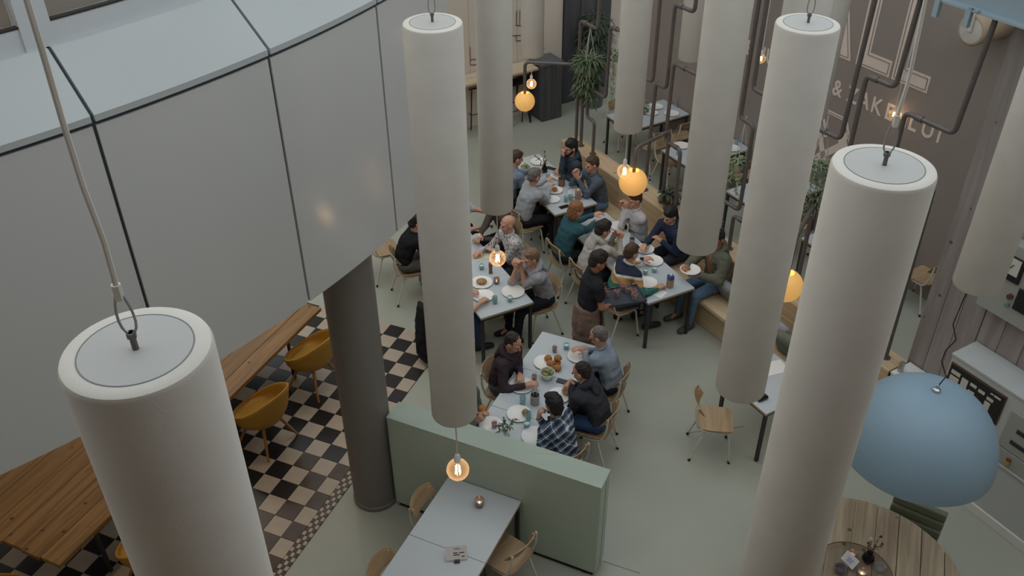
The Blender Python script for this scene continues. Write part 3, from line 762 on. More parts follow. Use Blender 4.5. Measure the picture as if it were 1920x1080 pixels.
for k, (x, y, ang, l_) in enumerate(((-2.40, 8.38, 152, 'mustard shell chair beside the round grey column'), (-2.78, 7.42, 150, 'mustard shell chair between felt tube and grey column'),
                                     (-3.42, 5.62, 155, 'mustard shell chair half hidden left of the nearest felt tube'), (-4.52, 4.98, 70, 'mustard shell chair at the near end of the oak table'))):
    rz = math.radians(ang) - math.pi / 2
    if k == 0: sc0.location = (x, y, 0); sc0.rotation_euler = (0, 0, rz); sc0['label'] = l_
    else: dup(sc0, (x, y, 0), rz, l_)

# ================================================================== round scaffold-board table with green chair
rc = V((3.02, 5.02, 0)); RR = .88
rt = thing('round_table', 'round table of rough scaffold boards in the lower right corner', 'table', tuple(rc), math.radians(-22))
bw_ = .198; nb = 9
for k in range(nb):
    x0 = -nb * bw_ / 2 + k * bw_ + .004; x1 = x0 + bw_ - .008
    x0c, x1c = max(x0, -RR + .002), min(x1, RR - .002)
    if x1c - x0c < .01: continue
    xs_ = [x0c + (x1c - x0c) * i / 6 for i in range(7)]
    up_ = [(x, math.sqrt(max(0, RR * RR - x * x))) for x in xs_]; poly = up_[::-1] + [(x, -y) for x, y in up_]
    xm = (x0c + x1c) / 2
    o = obj('table_plank', MB().prism([(x - xm, y) for x, y in poly], .70, .74), M_SCAFF, rt); o.location = (xm, 0, 0)
obj('pedestal', MB().lathe([(0, 0), (.35, 0), (.35, .03), (.06, .05), (.05, .69), (.3, .70), (0, .70)], 24), M_STEEL, rt, True)
q = at(1722, 955, .85)
gc = thing('ribbed_chair', 'olive green chair with ribbed upholstered back at the round table', 'chair', (q.x + .02, q.y + .02, 0), math.radians(146))
M_OLIVE = mat('olive_upholstery', (116, 122, 104), .6, var=.06, scale=10)
mbk = MB()
for k in range(4):
    z0 = .50 + k * .095
    mbk.hull([(V((x, .03 - k * .02 + dy_, z0 + .045 + dz_)), (.022, .014, .02), None) for x in (-.215, .215) for dy_ in (-.022, .022) for dz_ in (-.028, .028)])
obj('backrest', mbk, M_OLIVE, gc, 'all')
obj('seat', MB().hull([(V((x, y, .44)), (.05, .05, .045), None) for x in (-.2, .2) for y in (.12, .5)]), M_OLIVE, gc, 'all')
for sx in (-1, 1):
    for y in (.08, .52): obj('leg', MB().tube([(sx * .18, y, .42), (sx * .22, y + (.03 if y > .3 else -.03), 0)], .012, 8), M_BLACK, gc)
    obj('back_support', MB().tube([(sx * .17, .1, .41), (sx * .18, .02, .6)], .012, 8), M_BLACK, gc)

# ================================================================== blue dome lamp
dx, dy = 3.375, 5.42
dl = thing('dome_lamp', 'large dusty blue dome pendant lamp hanging on a thin dark wire', 'lamp', (dx, dy, 1.86), 0)
dl.rotation_euler = (math.radians(0), math.radians(0), 0)
R_, Hh = .62, .66
pr = [(R_, 0)] + [(R_ * math.cos(a) ** .95, Hh * math.sin(a)) for a in [math.pi / 2 * i / 20 for i in range(1, 20)]] + [(.02, Hh)]
prin = [(max(.0, r - .012), z - .012) for r, z in reversed(pr)]
obj('dome_shade', MB().lathe(pr + prin[:-1] + [(R_ - .012, 0), (R_, 0)], 72), M_BLUE, dl, 'all')
obj('hook', MB().lathe([(0, Hh + .07), (.012, Hh + .065), (.014, Hh + .03), (.03, Hh + .02), (.035, Hh - .005), (0, Hh - .005)], 14), mat('chrome', (190, 190, 190), .2, metal=.9), dl, True)
wp = [(0, 0, Hh + .05)]
for k in range(1, 9): wp.append((.03 * math.sin(k * 1.9) + .12 * k / 8, .03 * math.cos(k * 2.6) + .28 * k / 8, Hh + .05 + (3.31 - 1.86 - Hh - .05) * k / 8))
obj('wire', MB().tube(wp, .005, 6), M_BLACK, dl, True)
obj('bulb', MB().lathe([(0, .16), (.06, .2), (.07, .25), (.03, .33), (.03, .5)], 14), M_WHITE, dl, 'all')

# ================================================================== white machine with panels, control box
s0, s1 = None, None
mc = thing('machine_cabinet', 'old white grey machine cabinet with a black info board on its front', 'cabinet', tuple(bench(.0, 0, 0)), yaw(DC))
p0 = on_plane(1787.6, 662, -.334); sA = (p0 - BO).dot(DC); sB = sA + 1.9
M_MACH = mat('machine_paint', (188, 190, 188), .5, var=.03); M_MACHG = mat('machine_grey', (160, 160, 154), .6)
def mbox(name, x0, x1, y0, y1, z0, z1, m_, par=mc, bev=.004):
    return obj(name, MB().box(((x0 + x1) / 2, (y0 + y1) / 2, (z0 + z1) / 2), (x1 - x0, y1 - y0, z1 - z0), bev=bev), m_, par)
mbox('body', sA, sB, -.33, .0, 0, 1.575, M_MACH)
mbox('lid', sA - .01, sB, -.34, .03, 1.575, 1.605, M_MACH)
mbox('front_panel', sA + .72, sB - .05, -.345, -.33, .98, 1.42, M_MACHG)
mbox('drawer', sA + .30, sB - .05, -.345, -.33, .79, .96, M_MACHG)
for a_ in (.80, .80): pass
mbox('vent_slot', sA + .84, sA + .98, -.352, -.345, 1.22, 1.27, M_STEEL); mbox('vent_slot', sA + .82, sA + 1.0, -.352, -.345, 1.07, 1.12, M_STEEL)
mbox('ledge', sA, sB, -.352, -.33, .755, .785, M_MACH); mbox('skirting', sA, sB, -.35, -.33, 0, .12, M_WHITE)
mbox('switch', sA + .86, sA + .90, -.37, -.345, .83, .88, mat('switch_yellow', (190, 150, 60), .5)); mbox('switch', sA + .86, sA + .90, -.372, -.345, .885, .91, mat('switch_red', (130, 50, 40), .5))
sb = mbox('info_board', sA + .03, sA + .63, -.345, -.33, 1.16, 1.50, mat('board_black', (34, 32, 32), .4))
mbox('board_frame', sA + .02, sA + .64, -.341, -.33, 1.15, 1.51, mat('board_brown', (92, 60, 44), .5), sb, 0)
M_PAPER = mat('pinned_paper', (205, 198, 188), .7)
for (x, z, w_, h_) in ((.10, 1.42, .10, .045), (.10, 1.31, .10, .13), (.21, 1.33, .07, .19), (.305, 1.41, .07, .035), (.305, 1.31, .07, .06), (.305, 1.25, .07, .04), (.40, 1.40, .07, .035), (.50, 1.38, .07, .035), (.49, 1.28, .06, .12), (.56, 1.45, .07, .02), (.46, 1.20, .12, .03), (.50, 1.45, .03, .015)):
    mbox('paper', sA + x - w_ / 2, sA + x + w_ / 2, -.348, -.345, z - h_ / 2, z + h_ / 2, M_PAPER, sb, 0)
cb_ = thing('control_box', 'grey control box with round dial meter and buttons on the board wall', 'control box', tuple(BO), yaw(DC))
q = on_plane(1845, 580, -.1); sq = (q - BO).dot(DC); sq -= .1
mbox('housing', sq, sq + 1.2, -.1, .03, 2.08, 2.86, M_MACHG, cb_)
q = on_plane(1886, 475, -.11); xm = (q - BO).dot(DC)
mt_ = mbox('meter', xm - .04, xm + .21, -.125, -.1, 2.50, 2.75, M_BLACK, cb_)
mbox('meter_face', xm - .01, xm + .18, -.13, -.125, 2.57, 2.74, mat('meter_cream', (205, 200, 190), .5), mt_, 0)
obj('needle', MB().tube([(xm + .07, -.133, 2.59), (xm + .12, -.133, 2.68)], .004, 5), M_BLACK, mt_)
Rx = Matrix.Rotation(math.radians(90), 3, 'X')
for (px, py, r_, m_) in ((1894, 556, .028, mat('button_brown', (90, 60, 56), .4)), (1889, 571, .02, mat('button_green', (90, 140, 110), .4))):
    q = on_plane(px, py, -.11); obj('button', MB().lathe([(0, 0), (r_, 0), (r_, .03), (0, .035)], 14, ((q - BO).dot(DC), -.1, q.z), Rx), m_, cb_, True)
q = on_plane(1917, 545, -.11); xq = (q - BO).dot(DC); mbox('gauge', xq - .03, xq + .15, -.12, -.1, 2.25, 2.48, M_BLACK, cb_)
# low white casing between bench end and machine
cs = thing('low_casing', 'low white casing between the bench end and the machine cabinet', 'casing', tuple(BO), yaw(DC))
mbox('body', .38, sA - .015, -.28, .02, 0, .86, M_MACH, cs); mbox('top_board', .38, sA - .015, -.29, .025, .86, .895, M_WHITE, cs)
obj('metal_post', MB().tube([(.43, -.2, .895), (.43, -.2, 1.02)], .03, 12), mat('brushed_steel', (170, 172, 174), .3, metal=.7), cs, True)

# ================================================================== far end: bar counter, stools, charcoal cabinet, big plant
ct = thing('bar_counter', 'pale wooden bar counter along the drawing wall at the back', 'counter', tuple(far(0, 0)), yaw(NC))
obj('counter_top', MB().box((-2.8, -.22, 1.03), (4.0, .42, .045), bev=.004), woodmat('pale_birch', (190, 170, 140), (206, 188, 160), 2, 'x'), ct)
for x in (-.95, -1.6, -2.7, -3.8): obj('support', MB().tube([(x, -.40, 0), (x, -.40, 1.0)], .018, 4).tube([(x, -.38, .98), (x + .25, -.06, .35)], .014, 4), M_BLACK, ct)
ck = thing('charcoal_cabinet', 'tall charcoal cabinet standing at the end of the bar counter', 'cabinet', tuple(at(1028, 220, 0)), yaw(NC))
obj('body', MB().box((0, .1, .54), (.44, .44, 1.08), bev=.005), M_DARKWOOD, ck); obj('top_board', MB().box((0, .1, 1.10), (.47, .47, .04), bev=.004), mat('charcoal_lid', (92, 92, 94), .5), ck)
def stool(xy, rz, label):
    t = thing('bar_stool', label, 'stool', (xy[0], xy[1], 0), rz, 'black wire bar stools')
    obj('seat', ply_shell(6, 6, lambda u, v: (.17 * u, .16 * v, .74 + .02 * v * v + .02 * (v < 0) * v * v), .015), M_BLACK, t, True)
    for sx in (-1, 1):
        for sy in (-1, 1): obj('leg', MB().tube([(sx * .13, sy * .12, .73), (sx * .21, sy * .2, 0)], .011, 6), M_BLACK, t)
    obj('footrest', MB().tube([(-.18, -.17, .28), (.18, -.17, .28), (.18, .17, .28), (-.18, .17, .28)], .009, 6, closed=True), M_BLACK, t)
stool(at(893, 232, 0), .5, 'black bar stool at the counter left of the far felt tube')
stool(at(965, 226, 0), .6, 'black bar stool directly behind the amber globe')
stool(at(990, 218, 0), .4, 'black bar stool next to the charcoal cabinet')
# ================================================================== plants
def leaf(mb, p, d, L, wd, droop=.4):
    d = V(d).normalized(); s = d.cross(V((0, 0, 1)))
    if s.length < 1e-3: s = V((1, 0, 0))
    s.normalize(); u = s.cross(d)
    a = p; b = p + d * L * .35 + u * L * .06; c = p + d * L * .7 - V((0, 0, 1)) * L * droop * .3; e = p + d * L - V((0, 0, 1)) * L * droop
    mb.add([a, b - s * wd * .5, b + s * wd * .5, c - s * wd * .4, c + s * wd * .4, e, b - u * wd * .1, c - u * wd * .08],
           [(0, 1, 6), (0, 6, 2), (1, 3, 7, 6), (6, 7, 4, 2), (3, 5, 7), (7, 5, 4)])
def rv(r): return V((r.uniform(-1, 1), r.uniform(-1, 1), r.uniform(-1, 1)))
r = random.Random(11)
# big fern-like plant hanging before the charcoal planks, plus the tall pot below
big = CAM + ray(1110, 150) * 15.6
bx_ = at(1110, 196, 0)
pl = thing('floor_plant', 'big floor plant in a grey tub before the charcoal planks', 'plant', (bx_.x, bx_.y, 0), 0)
obj('pot', MB().lathe([(0, 0), (.20, 0), (.24, .42), (.225, .42), (.20, .38), (0, .38)], 28), mat('grey_tub', (92, 94, 98), .6), pl, True)
obj('soil', MB().lathe([(0, .385), (.2, .385)], 16), M_SOIL, pl)
st = MB()
for i in range(5): st.tube([(0.03 * i - .06, 0, .35), (.06 * (i - 2), .03 * i, 1.0), (.13 * (i - 2), .06 * (i - 2), 1.55)], .012, 5)
obj('stem', st, M_LEAF3, pl)
mb = MB()
for i in range(420):
    a = r.uniform(0, 6.28); h = r.uniform(.75, 1.75); rr = .26 * (1 - abs(h - 1.25) * .5) * math.sqrt(r.random())
    leaf(mb, V((rr * math.cos(a), rr * math.sin(a), h)), V((math.cos(a), math.sin(a), r.uniform(-.3, .5))), r.uniform(.12, .26), r.uniform(.025, .05), r.uniform(.3, .9))
o = obj('foliage', mb, M_LEAF3, pl)
hg = at(1133, 110, 1.75)
def hanging(px, py, dep, label, pot_r, spread, drop, n, m_, pot_m, lw=(.02, .04), cords=None, seed=1, trail=6, ll=(.03, .07), on=None):
    r = random.Random(seed); c = (CAM + ray(px, py) * dep) if on is None else V(on)
    t = thing('hanging_plant' if cords else 'potted_plant', label, 'plant', tuple(c), 0)
    obj('pot', MB().lathe([(0, -pot_r * .9), (pot_r * .62, -pot_r * .9), (pot_r * .95, -pot_r * .3), (pot_r, pot_r * .5), (pot_r * .9, pot_r * .5), (pot_r * .85, pot_r * .3), (0, pot_r * .3)], 18), pot_m, t, True)
    obj('soil', MB().lathe([(0, pot_r * .34), (pot_r * .86, pot_r * .34)], 12), M_SOIL, t)
    mb = MB()
    for i in range(n):
        a = r.uniform(0, 6.28); rr = pot_r * r.random() ** .5
        leaf(mb, V((rr * math.cos(a), rr * math.sin(a), pot_r * .4 + r.uniform(0, spread * .5))), V((math.cos(a), math.sin(a), r.uniform(-.1, .8))), r.uniform(*ll) * 1.5, r.uniform(*lw), r.uniform(.2, .8))
    obj('foliage', mb, m_, t)
    for i in range(trail):
        a = 6.28 * i / trail + r.uniform(-.4, .4); pts = [V((0, 0, pot_r * .5)), V((math.cos(a), math.sin(a), .3)) * pot_r * 1.05]
        L = drop * r.uniform(.5, 1); m2 = MB()
        k = 7
        for j in range(1, k + 1): pts.append(V((math.cos(a) * pot_r * 1.15 + .015 * math.sin(j * 2 + i), math.sin(a) * pot_r * 1.15 + .015 * math.cos(j * 1.7), -L * j / k)))
        m2.tube(pts, .0025, 4)
        for p_, q_ in zip(pts[1:], pts[2:]):
            for _ in range(4): leaf(m2, p_.lerp(q_, r.random()), V((r.uniform(-1, 1), r.uniform(-1, 1), -.2)), r.uniform(*ll), r.uniform(*lw), .4)
        obj('trailing_stem', m2, m_, t)
    if cords:
        mc_ = MB()
        for i in range(3):
            a = 2.1 * i; mc_.tube([(pot_r * math.cos(a), pot_r * math.sin(a), pot_r * .4), (0, 0, cords)], .004, 5)
        mc_.tube([(0, 0, cords), (0, 0, cords + .05)], .006, 5)
        obj('cord', mc_, M_CORD, t)
    return t
M_WPOT = mat('white_pot', (205, 203, 196), .5); M_PKPOT = mat('pale_pink_pot', (186, 168, 158), .6); M_STPOT = mat('striped_pot', (150, 156, 150), .6, var=.4, scale=30)
P_ = on_plane(1133, 100, -.155)
hanging(0, 0, 0, 'large hanging fern with long drooping leaves on the far pipe loop', .12, .25, .55, 240, M_LEAF, M_STPOT, (.02, .035), .62, 3, 12, (.08, .16), on=(bench(-5.72, -.155, 2.2)))
hanging(0, 0, 0, 'pale trailing plant hanging on the pipe beside the far felt tube', .07, .12, .75, 90, M_LEAF2, M_STPOT, (.015, .03), .35, 4, 6, (.03, .05), on=bench(-5.02, -.155, 2.62))
q = on_plane(1385, 312, -.155); hanging(0, 0, 0, 'small hanging plant in a pale pot on two long black cords', .085, .12, .35, 110, M_LEAF2, M_PKPOT, (.02, .035), .62, 5, 8, (.03, .05), on=q)
q = on_plane(1532, 318, -.155); hanging(0, 0, 0, 'bushy hanging string plant in a wire ring between the big felt tubes', .11, .15, .7, 150, M_LEAF2, M_STPOT, (.012, .02), .6, 6, 16, (.025, .04), on=q)
q = at(1256, 338, .98); hanging(0, 0, 0, 'large leaved plant in a striped pot on the bench shelf', .085, .2, .2, 14, M_LEAF3, M_STPOT, (.07, .11), None, 7, 3, (.08, .11), on=bench(-3.68, -.12, .978))
q = at(1355, 425, .98); hanging(0, 0, 0, 'thin trailing plant in a pale green pot above the olive parka', .09, .15, .3, 26, M_LEAF, M_STPOT, (.012, .02), None, 8, 5, (.05, .08), on=(bench((at(1355, 425, .98) - BO).dot(DC), -.15, .98)))
q = at(1212, 190, .9); hanging(0, 0, 0, 'trailing plant standing on the first back table', .06, .25, .2, 60, M_LEAF2, M_WPOT, (.02, .03), None, 9, 4, (.03, .06), on=RT[0] + NC * .6 + DC * .25 + V((0, 0, .80)))
q = at(1218, 385, .9); hanging(0, 0, 0, 'dark green plant in a brown basket behind the man in white shirt', .10, .2, .15, 40, M_LEAF3, mat('rust_basket', (128, 82, 56), .7), (.02, .04), None, 10, 3, (.05, .09), on=bench((at(1222, 385, .98) - BO).dot(DC), -.14, .993))
# cushions on the bench
def cushion(px, py, z, rz, tilt, m_, label, s=.40):
    c = at(px, py, z); t = MB(); n_ = 8; vs = []; fs = []
    for sd in (1, -1):
        for j in range(n_ + 1):
            for i in range(n_ + 1):
                u, v = i / n_ * 2 - 1, j / n_ * 2 - 1
                h = .075 * ((1 - u ** 4) * (1 - v ** 4)) ** .6
                k_ = 1 - .05 * (1 - abs(u * v))
                vs.append(V((u * s / 2 * (1 - .06 * (1 - v * v)), v * s / 2 * (1 - .06 * (1 - u * u)), sd * h)))
    W_ = n_ + 1
    for sd in range(2):
        for j in range(n_):
            for i in range(n_):
                a = sd * W_ * W_ + j * W_ + i; f_ = (a, a + 1, a + 1 + W_, a + W_); fs.append(f_ if sd == 0 else f_[::-1])
    t.add(vs, fs); bmesh.ops.remove_doubles(t.bm, verts=t.bm.verts, dist=1e-4)
    o = obj('cushion', t, m_, None, 'all'); o.location = c; o.rotation_euler = (math.radians(tilt), 0, rz); tag(o, label, 'cushion', 'bench cushions'); return o
ya = yaw(DC)
cushion(1368, 548, .60, ya, -62, M_CUSH, 'grey cushion leaning on the bench beside the olive parka')
cushion(1462, 620, .62, ya, -60, mat('printed_cushion', (150, 152, 154), .95, var=.25, scale=14), 'grey printed cushion on the bench between the big felt tubes', .42)
cushion(1480, 648, .63, ya + .15, -66, M_CUSHG, 'sage green cushion leaning on the bench beside the printed cushion', .42)
cushion(1143, 335, .62, ya, -60, M_CUSHG, 'green grey cushion behind the man in slate sweater', .46)
cushion(1102, 290, .64, ya, -60, mat('teal_cushion', (92, 112, 112), .95), 'teal cushion behind the bearded man in navy jacket', .40)
# ================================================================== people
JOBS = []
def remesh_job(name, mb, voxel, smooth, m_, parent, base, disp=0, freq=9, dec=0, seed=0):
    me = mb.mesh(name); o = bpy.data.objects.new('tmp', me); COL.objects.link(o)
    md = o.modifiers.new('r', 'REMESH'); md.mode = 'VOXEL'; md.voxel_size = voxel
    if smooth: sm = o.modifiers.new('s', 'SMOOTH'); sm.factor = .5; sm.iterations = smooth
    if dec: d = o.modifiers.new('d', 'DECIMATE'); d.ratio = dec
    JOBS.append((o, name, m_, parent, V(base), disp, freq, seed))
def run_jobs():
    dg = bpy.context.evaluated_depsgraph_get(); dg.update()
    for (o, name, m_, parent, base, disp, freq, seed) in JOBS:
        me = bpy.data.meshes.new_from_object(o.evaluated_get(dg))
        if disp:
            ns = [v.normal.copy() for v in me.vertices]
            for v, nn in zip(me.vertices, ns):
                c = v.co + V((seed * 3.1, seed * 1.7, 0))
                k = noise.noise(V((c.x * freq, c.y * freq, c.z * freq * 1.6))) + .5 * noise.noise(c * freq * 2.3)
                v.co = v.co + nn * disp * k
        for v in me.vertices: v.co = v.co - base
        me.materials.clear(); me.materials.append(m_)
        link(name, me, None, parent, 'all')
        old = o.data; bpy.data.objects.remove(o); bpy.data.meshes.remove(old)
    JOBS.clear()

M_SKIN = mat('skin_fair', (198, 152, 128), .55, var=.06, scale=18, spec=.3)
M_SKIN2 = mat('skin_tan', (168, 122, 96), .55, var=.06, scale=18, spec=.3)
M_EYE = mat('eye_dark', (40, 32, 28), .2)
def fabric(name, rgb, v=.07): return mat('fabric_' + name, rgb, .9, var=v, scale=9, bump=.15, bscale=160, spec=.15)
def hairm(name, rgb): return mat('hair_' + name, rgb, .6, var=.3, scale=60, bump=.5, bscale=120, stretch=(1, 1, .3))
def stripe_mat():
    m = bpy.data.materials.new('rugby_stripes'); m.use_nodes = True; nt = m.node_tree; b = nt.nodes['Principled BSDF']; b.inputs['Roughness'].default_value = .9
    tc = nt.nodes.new('ShaderNodeTexCoord'); sp = nt.nodes.new('ShaderNodeSeparateXYZ'); nt.links.new(tc.outputs['UV'], sp.inputs[0])
    r = nt.nodes.new('ShaderNodeValToRGB'); cr = r.color_ramp; cr.interpolation = 'CONSTANT'
    els = [(0, (34, 40, 58)), (.30, (52, 112, 98)), (.44, (186, 138, 88)), (.57, (214, 210, 202)), (.62, (34, 40, 58))]
    cr.elements[0].position = 0; cr.elements[0].color = lin(els[0][1]); cr.elements[1].position = els[1][0]; cr.elements[1].color = lin(els[1][1])
    for p_, c_ in els[2:]: e = cr.elements.new(p_); e.color = lin(c_)
    nt.links.new(sp.outputs[1], r.inputs[0]); nt.links.new(r.outputs[0], b.inputs['Base Color']); return m
def plaid_mat():
    m = bpy.data.materials.new('blue_plaid'); m.use_nodes = True; nt = m.node_tree; b = nt.nodes['Principled BSDF']; b.inputs['Roughness'].default_value = .9
    tc = nt.nodes.new('ShaderNodeTexCoord'); mp = nt.nodes.new('ShaderNodeMapping'); mp.inputs['Rotation'].default_value = (.5, .6, .5); nt.links.new(tc.outputs['Object'], mp.inputs[0])
    def stripes(axis, sc, lo, hi, ph):
        w_ = nt.nodes.new('ShaderNodeTexWave'); w_.bands_direction = axis; w_.inputs['Scale'].default_value = sc; w_.inputs['Phase Offset'].default_value = ph; w_.inputs['Distortion'].default_value = .4
        nt.links.new(mp.outputs[0], w_.inputs[0]); r = nt.nodes.new('ShaderNodeValToRGB'); r.color_ramp.elements[0].position = lo; r.color_ramp.elements[1].position = hi
        nt.links.new(w_.outputs['Fac'], r.inputs[0]); return r.outputs[0]
    col = None
    def mix(fac, base, c2, k):
        mx = nt.nodes.new('ShaderNodeMixRGB'); mm = nt.nodes.new('ShaderNodeMath'); mm.operation = 'MULTIPLY'; mm.inputs[1].default_value = k
        nt.links.new(fac, mm.inputs[0]); nt.links.new(mm.outputs[0], mx.inputs[0])
        if isinstance(base, tuple): mx.inputs[1].default_value = base
        else: nt.links.new(base, mx.inputs[1])
        mx.inputs[2].default_value = c2; return mx.outputs[0]
    c = lin((62, 86, 116))
    for ax in ('X', 'Z'):
        c = mix(stripes(ax, 4.4, .5, .6, 0), c, lin((24, 30, 42)), .65)
        c = mix(stripes(ax, 4.4, .955, .975, 3.14), c, lin((205, 208, 210)), .85)
        c = mix(stripes(ax, 4.4, .97, .99, 1.6), c, lin((150, 160, 170)), .6)
    nt.links.new(c, b.inputs['Base Color']); return m
def floral_mat():
    m = bpy.data.materials.new('floral_shirt'); m.use_nodes = True; nt = m.node_tree; b = nt.nodes['Principled BSDF']; b.inputs['Roughness'].default_value = .9
    tc = nt.nodes.new('ShaderNodeTexCoord'); n_ = nt.nodes.new('ShaderNodeTexNoise'); n_.inputs['Scale'].default_value = 38; n_.inputs['Detail'].default_value = 1; nt.links.new(tc.outputs['Object'], n_.inputs['Vector'])
    r = nt.nodes.new('ShaderNodeValToRGB'); r.color_ramp.interpolation = 'CONSTANT'; r.color_ramp.elements[0].color = lin((66, 76, 100)); r.color_ramp.elements[1].position = .40; r.color_ramp.elements[1].color = lin((196, 192, 190))
    e = r.color_ramp.elements.new(.62); e.color = lin((176, 150, 142)); nt.links.new(n_.outputs['Fac'], r.inputs[0]); nt.links.new(r.outputs[0], b.inputs['Base Color']); return m

def elbow(S, W, a, b, pole):
    d = W - S; L = d.length
    if L > (a + b) * .985: W = S + d * ((a + b) * .985 / L); d = W - S; L = d.length
    x = (a * a - b * b + L * L) / (2 * L); h = math.sqrt(max(0, a * a - x * x)); dn = d / L
    pl_ = pole - dn * pole.dot(dn); pl_.normalize(); return S + dn * x + pl_ * h, W
def hand(mb, W, d, pn, side, curl):
    d = d.normalized(); pn = (pn - d * pn.dot(d)).normalized(); lt = pn.cross(d) * side     # lt: towards the thumb
    K = lambda a, l, n_=0: W + d * a + lt * l + pn * n_
    mb.hull([(W - d * .02, (.025,) * 3, None), (K(.02, .02), (.017,) * 3, None), (K(.02, -.02), (.017,) * 3, None), (K(.082, .03), (.0135,) * 3, None), (K(.076, -.032), (.0125,) * 3, None)])
    for l, L in ((.032, .072), (.0105, .080), (-.011, .074), (-.032, .058)):
        b0_ = K(.08, l); a1 = curl * .9; a2 = curl * 2.0; d0 = (d + lt * l * 2.2).normalized()
        p1 = b0_ + (d0 * math.cos(a1) + pn * math.sin(a1)) * L * .52; p2 = p1 + (d0 * math.cos(a2) + pn * math.sin(a2)) * L * .5
        mb.hull([(b0_, (.0095,) * 3, None), (p1, (.0088,) * 3, None)]); mb.hull([(p1, (.0088,) * 3, None), (p2, (.0072,) * 3, None)])
    t0_ = K(.022, .028, .004); t1 = t0_ + (d * .6 + lt * .75 + pn * .35).normalized() * .042; t2 = t1 + (d * .85 + lt * .1 + pn * (.3 + curl * .4)).normalized() * .034
    mb.hull([(t0_, (.014,) * 3, None), (t1, (.0105,) * 3, None)]); mb.hull([(t1, (.0105,) * 3, None), (t2, (.0085,) * 3, None)])

